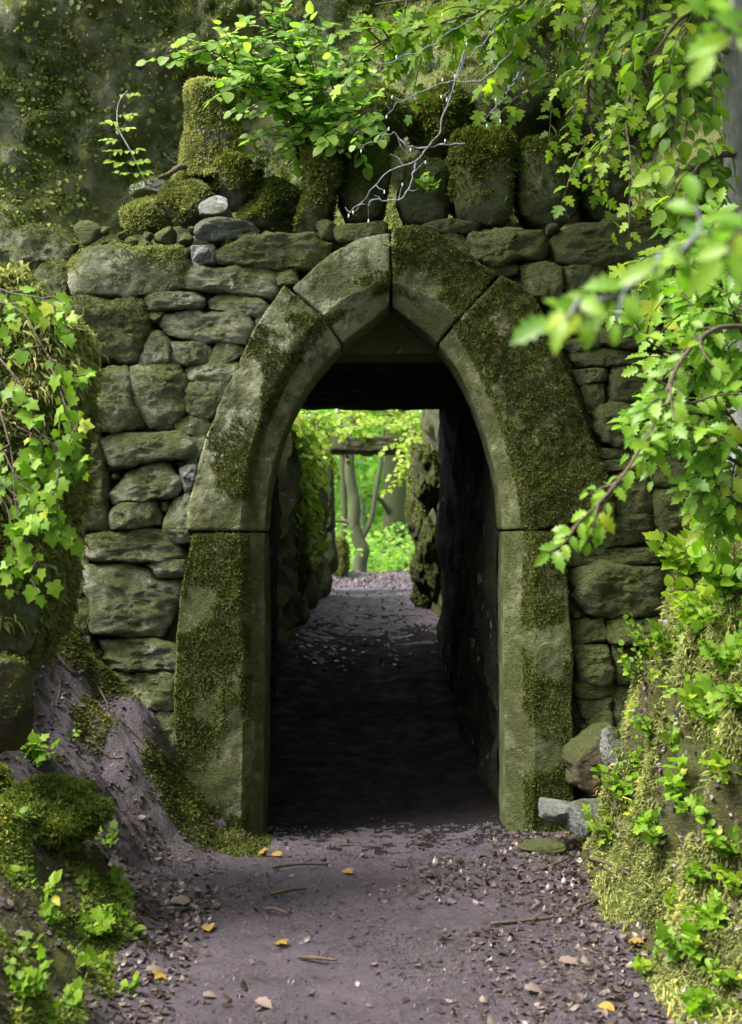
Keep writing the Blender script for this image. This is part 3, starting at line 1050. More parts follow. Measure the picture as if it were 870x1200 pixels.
# ------------------------------------------------------------------ stones standing and lying on top of the wall
def upright(poly, Y, label, seed, mat='stone_mossy', cap=True, depth=.3, prot=.07, name='standing_stone', cap_n=5000, cap_len=.02, lo=.25, cat='stone', capmat='moss'):
    V, F = stone_geo(poly, Y, prot=prot, depth=depth, seed=seed, rough=.8, tilt=(0, .03), flat=3.2, ratio=.2)
    o = tag(mesh(name, V, F, M[mat]), label, cat)
    if cap:
        moss_mesh(V, F, cap_n, cap_len, seed, up_cond(lo, lo + .3, 9, .35, seed), M[capmat], o, per=3)
    return o, V, F


# outlines in photo pixels, each at its own distance
upright([(532, 160), (545, 150), (590, 150), (603, 162), (602, 240), (595, 262), (540, 262), (534, 240)], 6.42, 'squared standing stone with a thick cap of moss above the arch', 201, cap_n=14000, cap_len=.028, lo=.0)
upright([(607, 185), (613, 168), (640, 160), (668, 166), (677, 190), (674, 245), (655, 262), (612, 258)], 6.44, 'round shouldered standing stone with a thin moss fringe above the arch', 202, cap_n=9000, cap_len=.024, lo=.1)
upright([(470, 196), (482, 182), (520, 184), (530, 200), (530, 262), (470, 260)], 6.50, 'broken upright stone between the hanging twigs and the moss capped stone', 203, cap_n=2500, cap_len=.016)
upright([(398, 180), (412, 165), (445, 166), (455, 190), (452, 255), (400, 266)], 6.50, 'tall dark green upright stone left of the broken stone above the arch', 204, cap_n=3000)
upright([(352, 180), (375, 166), (398, 178), (396, 215), (378, 274), (345, 272), (362, 225)], 6.40, 'leaning upright stone with a shaggy moss top', 205, cap_n=7000, cap_len=.03, lo=.05)
upright([(682, 190), (700, 172), (735, 175), (742, 210), (740, 258), (684, 258)], 6.52, 'dark upright stone at the right end of the row of standing stones', 206, mat='dark_rock', cap_n=2000)


def rock(px, py, Y, size, seed, label, mat='stone', moss=0, mlen=.02, name='rock', lo=.1, rot=0, cuts=9, cat='rock', mmat='moss', rough=1.0):
    c = P(px, py, Y)
    V, F = rock_geo(c, size, seed, cuts, rough, 44, rot)
    o = tag(mesh(name, V, F, M[mat]), label, cat)
    if moss:
        moss_mesh(V, F, moss, mlen, seed, up_cond(lo, lo + .35, 7, .5, seed), M[mmat], o, per=3)
    return o, V, F


rock(256, 247, 6.36, (.088, .10, .062), 211, 'small grey rock on top of the pile of three grey rocks', 'grey_rock', rough=.7)
rock(264, 272, 6.35, (.145, .13, .068), 212, 'wide grey rock in the middle of the pile of three grey rocks', 'grey_rock', rough=.7)
rock(237, 301, 6.32, (.055, .08, .046), 213, 'tiny pale grey rock at the bottom of the pile of three grey rocks', 'grey_rock', rough=.7)
rock(173, 253, 6.46, (.11, .14, .09), 214, 'moss covered boulder at the left end of the wall top', 'stone', 7000, .026, mmat='moss_gold', lo=-.1)
rock(218, 240, 6.48, (.11, .14, .12), 215, 'moss covered boulder just left of the grey rock pile', 'stone', 8000, .026, mmat='moss_gold', lo=-.1)
rock(272, 212, 6.55, (.14, .16, .14), 216, 'mossy boulder above the grey rock pile, below the sapling', 'stone_mossy', 8000, .026, lo=-.2)
rock(322, 246, 6.52, (.15, .16, .14), 217, 'mossy boulder beside the leaning upright stone', 'dark_rock', 8000, .024, lo=-.2)
rock(595, 128, 7.0, (.27, .25, .22), 218, 'big dark boulder behind the moss capped standing stone', 'dark_rock', 2500, .02)
rock(515, 140, 6.85, (.15, .2, .18), 219, 'shaggy mossy boulder behind the broken upright stone', 'stone_mossy', 9000, .035, lo=-.4)
rock(440, 150, 6.9, (.2, .2, .2), 220, 'dark mossy boulder in the shade behind the sapling', 'dark_rock', 4000, .025, lo=-.1)
rock(785, 262, 6.35, (.17, .2, .11), 221, 'mossy hummock of stone on the right end of the wall top', 'stone_mossy', 9000, .03, lo=-.1, mmat='moss_gold')
rock(700, 130, 7.0, (.25, .25, .3), 222, 'dark boulder under the hanging leaves at the right', 'dark_rock', 3000, .025)
rock(50, 296, 7.0, (.17, .2, .14), 223, 'rounded boulder at the foot of the rock face left of the wall', 'stone', 900, .02)
rock(5, 290, 7.05, (.14, .2, .17), 224, 'rounded boulder at the left edge at the foot of the rock face', 'stone', 900, .02)
rock(68, 335, 6.9, (.12, .2, .12), 225, 'dark boulder wedged behind the top left corner of the wall', 'stone_mossy', 900, .02)
rock(20, 345, 7.0, (.2, .2, .14), 226, 'mossy boulder behind the ivy at the left', 'stone_mossy', 3000, .025)
rock(175, 222, 6.6, (.11, .1, .045), 227, 'flat grey rock at the foot of the mossy stump', 'grey_rock', 400, .015)

# stump
stump = thing('tree_stump', 'tall moss covered stump standing on the left of the wall top', 'stump', P(246, 205, 6.62))
res_h, res_a = 46, 72
hh = np.linspace(0, 1, res_h)[:, None]
an = np.linspace(0, 2 * np.pi, res_a, endpoint=False)[None]
c0 = P(250, 215, 6.62); c1 = P(245, 103, 6.62)
cen = c0 + (c1 - c0) * hh[..., None]
r_ = .128 - .012 * hh + .05 * np.exp(-hh * 7)
dirs = np.stack([np.cos(an) + 0 * hh, np.sin(an) + 0 * hh, 0 * an + 0 * hh], -1)
V = cen + dirs * r_[..., None]
V = V + dirs * (fbm(V * np.array([9, 9, 3]), 4, 5) * .035 + fbm(V * 25, 3, 6) * .01)[..., None]
topc = []
for s_ in (.92, .6, .3, 0):
    Rg = c1 + (V[-1] - c1) * s_
    Rg[:, 2] = c1[2] + .012 + fbm(Rg * 12, 3, 8) * .012
    topc.append(Rg)
V = np.concatenate([V, np.stack(topc)], 0)
V = V.reshape(-1, 3)
F = orient(V, gridfaces(len(V) // res_a, res_a, True))
mesh('trunk', V, F, M['bark'], stump)
moss_mesh(V, F, 15000, .02, 9, lambda p, q: np.clip(q[:, 2] * 2 + .25 + fbm(p * 6, 3, 4) * 1.2 + np.clip(-q[:, 0], 0, 1) * .8, 0, 1), M['moss_gold'], stump, per=3, droop=.8)
br = Acc()
br.add(*tube([P(232, 205, 6.55), P(215, 195, 6.48), P(195, 205, 6.42), P(186, 208, 6.4)], .02, .008, 7, 14, .3))
br.add(*tube([P(215, 195, 6.48), P(202, 190, 6.46), P(192, 180, 6.44)], .009, .004))
br.build('branch', M['twig'], stump)

# ------------------------------------------------------------------ rocks at the foot of the right jamb
V, F = stone_geo([(670, 885), (690, 868), (712, 852), (722, 856), (728, 915), (700, 935), (672, 925)], 6.05, prot=.10, depth=.3, seed=231, rough=1.1)
tag(mesh('rock', V, F, M['brown_rock']), 'brown rock leaning on the wall above the pale rocks', 'rock')
rock(653, 950, 5.95, (.11, .12, .058), 232, 'pale grey rock lying against the foot of the right jamb', 'grey_rock', rot=-.3, rough=.7)
rock(690, 958, 5.85, (.105, .12, .085), 233, 'pale grey rock nearest the mossy bank at the right jamb', 'grey_rock', rot=.2, rough=.7)
rock(637, 992, 5.9, (.10, .10, .028), 234, 'flat greenish stone set in the path by the right jamb', 'stone', rough=.6)
rock(720, 885, 6.0, (.09, .1, .12), 235, 'grey angular rock tucked between the brown rock and the bank', 'grey_rock', 300, .02, rough=.8)

# ------------------------------------------------------------------ left bank: rock outcrop, boulders, moss
V, F = stone_geo([(-60, 345), (30, 340), (70, 372), (82, 420), (66, 500), (50, 600), (42, 700), (20, 790), (-60, 800)], 4.75, prot=.14, depth=.6, seed=241, rough=2.6, tilt=(.25, .1), flat=2.2)
oc = tag(mesh('rock_outcrop', V, F, M['stone']), 'moss draped rock outcrop at the left edge', 'rock outcrop')
moss_mesh(V, F, 24000, .034, 3, lambda p, q: np.clip((p[:, 2] - 1.25) * 1.5 + fbm(p * 5, 3, 7) * 2.0 + .45, 0, 1), M['moss_gold'], oc, per=3, droop=1.0)
rng = np.random.default_rng(14)
p, q = sample(V, F, 9000, rng, lambda p, q: np.clip((p[:, 2] - 1.45) * 2 + fbm(p * 6, 3, 7) * 2.5, 0, 1) * (q[:, 1] < 0))
bv, bf, bt = blades(p, q + np.array([0, 0, -.6]), .055, .0045, rng, .35, 2.0, 4)
mesh('hanging_moss', bv, bf, M['moss_gold'], oc, False, bt)
rock(4, 825, 4.6, (.10, .18, .16), 242, 'brown and grey boulder under the outcrop at the left edge', 'brown_rock', 800, .02, rough=.6)
rock(58, 955, 4.75, (.19, .22, .12), 243, 'rounded boulder covered in moss beside the mud slope', 'dark_rock', 17000, .026, lo=-.3, rough=2.3, cuts=12, mmat='moss_bright')
# clods and grit on the trodden earth
rng = np.random.default_rng(61)
ct, cf = rock_geo((0, 0, 0), (1, 1, .7), 5, 5, .6, 5)
n_ = 26000
cx_, cy_ = rng.uniform(-1.75, 1.1, n_), rng.uniform(3.3, 6.5, n_)
k_ = rng.random(n_) < np.clip(.35 + fbm(np.stack([cx_, cy_, 0 * cx_], -1) * 2.5, 3, 62) * 1.1 + (cx_ < -.7) * .8, .06, 1)
cx_, cy_ = cx_[k_], cy_[k_]
sz_ = (.002 + .010 * rng.random(len(cx_)) ** 4)[:, None, None]
an_ = rng.uniform(0, 6.28, len(cx_))[:, None]
X_, Y_ = ct[None, :, 0] * np.cos(an_) - ct[None, :, 1] * np.sin(an_), ct[None, :, 0] * np.sin(an_) + ct[None, :, 1] * np.cos(an_)
V = np.stack([X_, Y_, np.broadcast_to(ct[None, :, 2], X_.shape)], -1) * sz_ + np.stack([cx_, cy_, ground_z(cx_, cy_)], -1)[:, None]
F = (np.arange(len(cx_))[:, None, None] * len(ct) + cf[None]).reshape(-1, 4)
kind(mesh('gravel', V.reshape(-1, 3), F, M['path'], None, True), 'stuff')
# thin dark moss creeping over the earth at the wall foot
PV, PF = V_, F_
pc = PV[PF].mean(1)
sel = (pc[:, 0] < -.45) & (pc[:, 1] > 5.5) & (pc[:, 1] < 6.4) & (pc[:, 0] > -1.6)
p, q = sample(PV, PF[sel], 45000, rng, lambda p, q: np.clip(fbm(p * 4, 4, 63) * 4 + (p[:, 1] - 5.95) * 3.0 + (p[:, 0] + 1.1) * .8, 0, 1))
q = np.where(q[:, 2:] < 0, -q, q)
bv, bf, bt = blades(p, q, .014, .0028, rng, .7, .6, 3)
kind(mesh('moss', bv, bf, M['moss_dark'], None, False, bt), 'stuff')

# moss over the right bank and parts of the left bank
rng = np.random.default_rng(33)
sel = (GVb[GFb].mean(1)[:, 1] > 3.2) & (GVb[GFb].mean(1)[:, 1] < 6.5) & (np.abs(GVb[GFb].mean(1)[:, 0]) < 1.58) & ((GVb[GFb].mean(1)[:, 2] < 1.75) & (GVb[GFb].mean(1)[:, 1] < 6.35))


def bank_cond(p, q):
    r = np.clip(fbm(p * 2.6, 4, 15) * 3 + .95 - np.clip(p[:, 2] - 1.0, 0, 2) * .9, 0, 1)
    return np.where(p[:, 0] > 0, r, np.clip(fbm(p * 4, 4, 16) * 4.5 + .75, 0, 1) * (p[:, 1] < 5.0 + .5 * fbm(p * 4, 2, 5)))


p, q = sample(GVb, GFb[sel], 330000, rng, bank_cond)
q = np.where(q[:, 2:] < 0, -q, q)
lf_ = np.where(p[:, 0] < 0)[0]
rt_ = np.where(p[:, 0] > 0)[0]
bv, bf, bt = blades(p[rt_], q[rt_], .019, .0032, rng, .7, .9, 3)
kind(mesh('moss', bv, bf, M['moss_gold'], None, False, bt), 'stuff')
bv, bf, bt = blades(p[lf_], q[lf_], .016, .003, rng, .7, .6, 3)
kind(mesh('moss', bv, bf, M['moss_bright'], None, False, bt), 'stuff')
k_ = rt_[fbm(p[rt_] * 3.5, 3, 66) > .12][::4]
bv, bf, bt = blades(p[k_], q[k_], .045, .0028, rng, .6, 1.6, 2)
kind(mesh('grass', bv, bf, M['moss_gold'], None, False, bt), 'stuff')

# ------------------------------------------------------------------ leaf litter
def litter(n, xr, yr, dens, size, mat, name, seed, T=DEAD, lift=.004):
    rng = np.random.default_rng(seed)
    x = rng.uniform(*xr, n); y = rng.uniform(*yr, n)
    k = rng.random(n) < dens(x, y)
    x, y = x[k], y[k]
    z = ground_z(x, y)
    e = .03
    gx = (ground_z(x + e, y) - ground_z(x - e, y)) / (2 * e)
    gy = (ground_z(x, y + e) - ground_z(x, y - e)) / (2 * e)
    nn = norm(np.stack([-gx, -gy, np.ones_like(x)], 1) + rng.normal(0, .16, (len(x), 3)))
    a = rng.normal(0, 1, (len(x), 3)); a = norm(a - (a * nn).sum(1, keepdims=True) * nn)
    p = np.stack([x, y, z + lift + .006 * rng.random(len(x))], 1)
    fl = np.where(rng.random(len(x)) < .5, 1, -1)[:, None]
    V, F, t_ = leaves(T, p, a, nn * fl, size * (.5 + .9 * rng.random(len(x))), rng, .12)
    return mesh(name, V, F, M[mat], None, False, t_ ** 2.6)


def d_right(x, y):
    return np.clip((x - .2) * 1.6 + fbm(np.stack([x, y, 0 * x], -1) * 3, 3, 2) * .7, 0.03, 1) * (x < 1.35)


kind(litter(11000, (-.9, 1.3), (3.4, 6.2), d_right, .024, 'leaf_dead', 'leaf_litter', 1), 'stuff')
o = kind(litter(5000, (-1.6, -.55), (3.3, 6.0), lambda x, y: np.clip(fbm(np.stack([x, y, 0 * x], -1) * 3, 3, 6) * 3 + .3, .05, 1), .024, 'leaf_dead', 'leaf_litter', 2), 'stuff')
kind(litter(42000, (-1.75, 1.2), (3.3, 6.3), lambda x, y: np.clip(.45 + fbm(np.stack([x, y, 0 * x], -1) * 3, 3, 28) * .9 + (x < -.7) * .3, .1, 1), .013, 'leaf_dead', 'debris', 3, NEEDLE), 'stuff')
kind(litter(2600, (.95, 1.5), (3.4, 6.2), lambda x, y: np.clip(fbm(np.stack([x, y, 0 * x], -1) * 4, 3, 26) * 4 + .1, 0, 1), .03, 'leaf_dead', 'leaf_litter', 7), 'stuff')
kind(litter(5000, (-1.2, 1.2), (16.3, 19), lambda x, y: .9 + 0 * x, .035, 'leaf_dead', 'leaf_litter', 8), 'stuff')
kind(litter(900, (-.6, .5), (9.5, 17), lambda x, y: .6 + 0 * x, .035, 'leaf_dead', 'leaf_litter', 4), 'stuff')

GOLD = [(404, 1023, 'bright yellow fallen leaf on the path below the arch opening'), (330, 1005, 'yellow fallen leaf near the left jamb'), (304, 1004, 'small yellow fallen leaf close to the left jamb'), (244, 1088, 'yellow fallen leaf below the pale curled leaf'),
        (190, 1146, 'yellow leaf tip beside the grey fallen leaf'), (703, 1183, 'yellow fallen leaf in the litter at the bottom right'), (325, 1108, 'tan fallen leaf in the middle of the path'), (90, 852, 'orange fallen leaf on the mud slope'), (740, 1105, 'yellow fallen leaf beside the right bank')]


def ground_hit(px, py):
    Y = np.linspace(3.2, 6.6, 900)
    x = (px - 435) / FPX * Y
    z = EYE + (620 - py) / FPX * Y
    g = ground_z(x, Y)
    i = np.argmax(g >= z)
    return np.array([x[i], Y[i], g[i]])


for k, (px, py, lab) in enumerate(GOLD):
    rng = np.random.default_rng(500 + k)
    p = ground_hit(px, py)[None] + np.array([0, 0, .012])
    V, F, t_ = leaves(BROAD if k % 2 else LOBED, p, norm(np.array([[rng.normal(), rng.normal(), .1]])), np.array([[rng.normal(0, .2), -.3, 1.0]]), .048, rng)
    tag(mesh('fallen_leaf', V, F, M['leaf_gold'], None, False, t_), lab, 'leaf', 'fallen leaves on the path')
PALE = [(200, 1060, 'pale brown curled fallen leaf at the left edge of the path', .12), (172, 1143, 'grey fallen leaf by the bottom left moss', .09), (238, 1172, 'thin pale fallen leaf standing on edge', .06), (655, 1130, 'brown curled fallen leaf on the right of the path', .09), (300, 1178, 'long tan fallen leaf at the bottom of the path', .08), (790, 843, 'pink grey fallen leaf on the mossy right bank', .09), (615, 1165, 'light brown fallen leaf near the bottom of the litter', .09)]
for k, (px, py, lab, sz) in enumerate(PALE):
    rng = np.random.default_rng(600 + k)
    p = ground_hit(px, py)[None] + np.array([0, 0, .015])
    V, F, t_ = leaves(DEAD, p, norm(np.array([[1, rng.normal(0, .4), .1]])), np.array([[0, -.25, 1.0]]), sz * .7, rng)
    tag(mesh('fallen_leaf', V, F, M['leaf_dead'], None, False, t_ * 0 + .7 + .3 * rng.random()), lab, 'leaf', 'fallen leaves on the path')
STICKS = [(320, 1020, 385, 1017, 'dark stick lying below the arch opening'), (318, 1052, 360, 1046, 'bent dark twig in the upper middle of the path'), (312, 1070, 340, 1076, 'short dark twig in the middle of the path'), (575, 1087, 660, 1078, 'long twig on the right of the path'), (665, 1072, 705, 1056, 'dark stick among the litter on the right'), (635, 1022, 668, 1008, 'pale twig by the flat stone'), (350, 1126, 395, 1130, 'thin twig near the path centre'), (690, 1010, 762, 1045, 'thin grey twig leaning on the mossy bank')]
for k, (a_, b_, c_, d_, lab) in enumerate(STICKS):
    A, B = ground_hit(a_, b_), ground_hit(c_, d_)
    rng = np.random.default_rng(700 + k)
    mid = (A + B) / 2 + rng.normal(0, .012, 3)
    up = np.array([0, 0, .012])
    V, F = tube([A + up, mid + up, B + up], .007, .004, 7, 12, .3, k)
    acc = Acc(); acc.add(V, F)
    V, F = tube([mid + up, mid + up + (B - A) * .2 + np.array([0, .02, .012])], .003, .0015, 5, 5)
    acc.add(V, F)
    tag(acc.build('stick', M['twig']), lab, 'stick', 'sticks lying on the path')

ROOTS = [([(30, 745), (55, 770), (70, 800), (66, 830)], 'dark root snaking down the mud slope beside the outcrop'), ([(60, 760), (85, 790), (110, 800), (128, 830)], 'thin root crossing the upper mud slope'), ([(100, 870), (130, 890), (160, 915)], 'short root low on the mud slope'), ([(150, 850), (175, 880), (190, 915), (215, 940)], 'root running to the foot of the left jamb')]
for k, (pts, lab) in enumerate(ROOTS):
    w_ = [ground_hit(*p_) + np.array([0, 0, .004]) for p_ in pts]
    c = smoothline(w_, 30)
    c[:, 2] = np.maximum(c[:, 2], ground_z(c[:, 0], c[:, 1]) + .002)
    V, F = tube(c, .009, .003, 7, 40, .4, k)
    tag(mesh('root', V, F, M['twig']), lab, 'root', 'roots on the mud slope')

# ------------------------------------------------------------------ plants
def spray(acc_t, acc_l, pts, T, size, nleaf, rng, r0=.004, r1=.0015, face=(0, -.55, .8), spread=1.0, jit=.25, alt=True, droop=.15, both=1, stalk=.25):
    """one leafy twig: a tube along pts with leaves alternating on both sides"""
    V, F = tube(pts, r0, r1, 5, max(6, len(pts) * 4))
    acc_t.add(V, F)
    c = smoothline(pts, nleaf + 2)
    tg = norm(np.gradient(c, axis=0))
    c, tg = c[1:], tg[1:]
    n_ = len(c)
    fc = norm(np.array(face))
    side = norm(np.cross(tg, fc))
    for b_ in range(both):
        sg = np.where((np.arange(n_) + b_) % 2 == 0, 1, -1)[:, None]
        ax = norm(tg * (.65 + .3 * rng.random((n_, 1))) + side * sg * spread + np.array([0, 0, -droop]) + rng.normal(0, .18, (n_, 3)))
        ax[-1] = tg[-1]
        sz = size * (.6 + .7 * rng.random(n_))
        base = c + ax * sz[:, None] * stalk * .6
        V, F, t_ = leaves(T, base, ax, fc + rng.normal(0, jit, (n_, 3)), sz, rng, .12)
        acc_l.add(V, F, t_)


def bush(name, label, cat, root, branches, T, size, lm, seed, nsub=7, sublen=.22, leaf_per=9, face=(0, -.55, .8), stem_mat='twig', droop=.15, gravity=.2, stem_r=.007, both=1, group=None, thick_end=.0025, spread_dir=None):
    """branches: list of point lists (world); side sprays leave each branch"""
    rng = np.random.default_rng(seed)
    th = thing(name, label, cat, root, group)
    at_, al = Acc(), Acc()
    for pts in branches:
        pts = np.asarray(pts, float)
        V, F = tube(pts, stem_r, thick_end, 7, max(10, len(pts) * 6), .15, seed)
        at_.add(V, F)
        c = smoothline(pts, nsub * 3 + 3)
        tg = norm(np.gradient(c, axis=0))
        for k in range(nsub):
            i = int((.2 + .78 * (k + rng.random() * .6) / nsub) * (len(c) - 1))
            d = norm(tg[i] * .6 + rng.normal(0, .65, 3) * np.array([1, .7, .8]) + np.array([0, 0, -gravity]) + (np.zeros(3) if spread_dir is None else np.asarray(spread_dir)))
            L = sublen * (.5 + .9 * rng.random())
            p0 = c[i]
            p1 = p0 + d * L * .5 + rng.normal(0, .012, 3)
            p2 = p0 + d * L + np.array([0, 0, -droop * L * .8])
            spray(at_, al, [p0, p1, p2], T, size, max(3, int(leaf_per * (.6 + .7 * rng.random()))), rng, face=face, droop=droop, both=both)
        spray(at_, al, c[-6:], T, size, max(3, leaf_per // 2), rng, face=face, droop=droop, r0=thick_end)
    at_.build('stem', M[stem_mat], th)
    al.build('foliage', M[lm], th, False)
    return th


def PL(*a):
    return [P(*x) for x in a]


# sapling on the wall top
bush('sapling', 'bright green sapling growing on the wall top beside the stump', 'sapling', P(350, 190, 6.6), [
    PL((350, 190, 6.6), (340, 140, 6.5), (310, 100, 6.4), (275, 75, 6.3), (225, 48, 6.2)),
    PL((352, 190, 6.6), (340, 130, 6.5), (315, 105, 6.3), (290, 92, 6.2)),
    PL((356, 190, 6.6), (350, 110, 6.5), (330, 60, 6.4), (290, 45, 6.3)),
    PL((355, 190, 6.6), (355, 120, 6.5), (345, 60, 6.4), (325, 30, 6.4)),
    PL((360, 190, 6.6), (385, 120, 6.5), (405, 85, 6.4), (425, 70, 6.4)),
    PL((360, 190, 6.6), (390, 150, 6.4), (420, 130, 6.3), (440, 135, 6.2)),
    PL((358, 190, 6.6), (365, 130, 6.3), (370, 90, 6.2)),
], BROAD, .047, 'leaf_sapling', 1, nsub=24, sublen=.19, leaf_per=10, face=(0, -.5, .85), droop=.1, gravity=-.05)

# thin shoot left of the stump
th = thing('shoot', 'thin pale arching shoot with paired leaflets left of the stump', 'plant', P(172, 216, 6.45))
rng = np.random.default_rng(4)
at_, al = Acc(), Acc()
stem = PL((172, 216, 6.45), (155, 180, 6.4), (138, 145, 6.4), (142, 115, 6.4), (150, 106, 6.4))
V, F = tube(stem, .005, .002, 6, 24); at_.add(V, F)
for (px, py, d) in [(148, 200, -1), (165, 200, 1), (143, 188, -1), (158, 186, 1), (140, 175, -1), (154, 174, 1), (134, 162, -1), (142, 148, 1), (134, 142, -1), (146, 132, 1), (148, 108, 1)]:
    c = P(px - d * 8, py + 3, 6.42); e = P(px + d * 10, py + 2, 6.38)
    spray(at_, al, [c, (c + e) / 2, e], OVATE, .032, 5, rng, .0012, .0008)
at_.build('stem', M['bark_grey'], th); al.build('foliage', M['leaf_yellow'], th, False)

# overhanging tree, top right
tree = thing('tree', 'slender silver barked tree at the right edge with overhanging branches', 'tree', P(862, 420, 5.3))
rng = np.random.default_rng(8)
V, F = tube([P(866, 560, 5.35), P(866, 300, 5.3), P(864, 150, 5.2), P(858, 0, 5.1), P(840, -300, 5.0), P(800, -700, 4.9)], .062, .03, 14, 60, .12, 3)
mesh('trunk', V, F, M['bark_grey'], tree)
at_, al, ad = Acc(), Acc(), Acc()
LIMBS = [
    (PL((858, 0, 5.1), (760, -25, 5.2), (660, -15, 5.4), (560, 15, 5.6), (470, 40, 5.8), (430, 55, 5.8)), LOBED, .062, 24, .26),
    (PL((858, -20, 5.1), (720, -60, 5.5), (600, -30, 5.8), (520, -5, 6.0), (440, 5, 6.0)), LOBED, .065, 22, .28),
    (PL((845, -160, 5.0), (740, -60, 5.3), (715, 20, 5.4), (690, 100, 5.4), (700, 190, 5.4)), THORN, .046, 26, .22),
    (PL((845, -160, 5.0), (700, -90, 5.5), (660, 0, 5.6), (655, 70, 5.6), (640, 120, 5.6)), THORN, .046, 22, .22),
    (PL((845, -160, 5.0), (770, -40, 5.2), (745, 60, 5.2), (735, 150, 5.1), (750, 230, 5.0)), THORN, .046, 30, .20),
    (PL((860, 60, 5.15), (830, 60, 5.0), (800, 90, 4.9), (790, 130, 4.9)), OVATE, .06, 11, .2),
    (PL((862, 180, 5.2), (835, 185, 5.0), (815, 200, 4.9), (800, 240, 4.9)), OVATE, .06, 11, .2),
    (PL((860, 0, 5.1), (820, 10, 5.0), (790, 30, 4.9), (770, 60, 4.9)), OVATE, .06, 12, .22),
    (PL((862, 250, 5.2), (840, 280, 5.0), (810, 300, 4.9), (790, 330, 4.9)), LOBED, .07, 12, .2),
    (PL((850, -160, 5.0), (620, -140, 5.6), (600, -60, 5.9), (585, 20, 6.0), (590, 70, 6.0)), THORN, .046, 14, .2),
]
for pts, T, sz, ns, sl in LIMBS:
    pts = np.array(pts)
    V, F = tube(pts, .014, .004, 7, 40, .1, 2)
    at_.add(V, F)
    c = smoothline(pts, 80); tg = norm(np.gradient(c, axis=0))
    for k in range(ns):
        i = int((.22 + .77 * (k + rng.random() * .7) / ns) * 79)
        d = norm(tg[i] * .6 + rng.normal(0, .6, 3) + np.array([0, 0, -.3]))
        L = sl * (.5 + rng.random())
        spray(at_, al, [c[i], c[i] + d * L * .5 + np.array([0, 0, .01]), c[i] + d * L + np.array([0, 0, -.05])], T, sz, 8, rng, face=(0, -.5, .7))
# high crown clumps added out of view to shade the lane
for k in range(120):
    c = np.array([rng.uniform(.2, 4.5), rng.uniform(.6, 6.2), rng.uniform(5.2, 7.5)])
    m_ = 34
    p = c + rng.normal(0, 1, (m_, 3)) * np.array([.42, .42, .16])
    V, F, t_ = leaves(LOBED, p, norm(rng.normal(0, 1, (m_, 3)) * np.array([1, 1, .3])), np.array([0, 0, 1.0]) + rng.normal(0, .3, (m_, 3)), .15, rng)
    al.add(V, F, t_)
for k in range(55):  # lower clumps added out of view, blocking sky above the arch front
    c = np.array([rng.uniform(-.5, 2.4), rng.uniform(4.3, 6.2), rng.uniform(4.5, 5.5)])
    m_ = 30
    p = c + rng.normal(0, 1, (m_, 3)) * np.array([.34, .30, .13])
    V, F, t_ = leaves(LOBED, p, norm(rng.normal(0, 1, (m_, 3)) * np.array([1, 1, .3])), np.array([0, 0, 1.0]) + rng.normal(0, .3, (m_, 3)), .13, rng)
    al.add(V, F, t_)
for k in range(12):
    e = np.array([rng.uniform(.4, 4.2), rng.uniform(1, 6), rng.uniform(5.4, 7)])
    s_ = P(835, -380, 5.0)
    V, F = tube([s_, (s_ + e) / 2 + np.array([0, 0, .3]), e], .025, .006, 6, 14)
    at_.add(V, F)
at_.build('limb', M['twig'], tree)
al.build('crown', M['leaf_crown'], tree, False)

# holly at the right, three depths
bush('holly_bush', 'bright spiny holly bush on the right bank in front of the wall', 'bush', P(880, 560, 4.6), [
    PL((900, 560, 4.7), (850, 480, 4.6), (810, 430, 4.5), (760, 400, 4.4), (735, 380, 4.35)),
    PL((900, 500, 4.7), (860, 430, 4.6), (830, 380, 4.5), (800, 345, 4.5)),
    PL((900, 460, 4.7), (870, 390, 4.5), (850, 340, 4.4)),
    PL((900, 560, 4.6), (850, 500, 4.5), (800, 470, 4.4), (760, 490, 4.3), (745, 510, 4.3)),
    PL((900, 560, 4.6), (860, 540, 4.5), (820, 505, 4.4), (780, 500, 4.3)),
    PL((900, 600, 4.6), (860, 585, 4.5), (830, 560, 4.4)),
    PL((900, 420, 4.8), (860, 360, 4.7), (840, 310, 4.7), (820, 280, 4.7)),
], HOLLY, .055, 'leaf_holly', 21, nsub=14, sublen=.15, leaf_per=9, both=1, face=(-.1, -.7, .6))
bush('holly_branch', 'arching holly branch reaching left across the right of the arch', 'branch', P(890, 420, 3.6), [
    PL((900, 385, 3.6), (840, 385, 3.5), (800, 420, 3.4), (765, 500, 3.3), (720, 570, 3.2), (660, 630, 3.15)),
], HOLLY, .042, 'leaf_holly', 22, nsub=13, sublen=.10, leaf_per=6, both=1, face=(-.1, -.8, .5))
bush('holly_branch', 'blurred holly branch nearest the camera at the upper right', 'branch', P(930, 230, 1.75), [
    PL((940, 220, 1.75), (850, 262, 1.72), (790, 300, 1.7), (720, 345, 1.68), (650, 372, 1.66)),
], HOLLY, .040, 'leaf_holly', 23, nsub=8, sublen=.05, leaf_per=4, face=(-.1, -.8, .5), stem_r=.003, stem_mat='bark_wet')
bush('holly_branch', 'dark blurred holly branch at the top right corner', 'branch', P(920, 120, 1.6), [
    PL((960, 60, 1.6), (900, 50, 1.6), (860, 40, 1.6), (835, 20, 1.6)),
    PL((960, 260, 1.6), (910, 260, 1.6), (870, 280, 1.6), (850, 300, 1.6)),
], HOLLY, .045, 'leaf_holly', 24, nsub=3, sublen=.04, leaf_per=3, face=(-.1, -.8, .5), stem_r=.003)

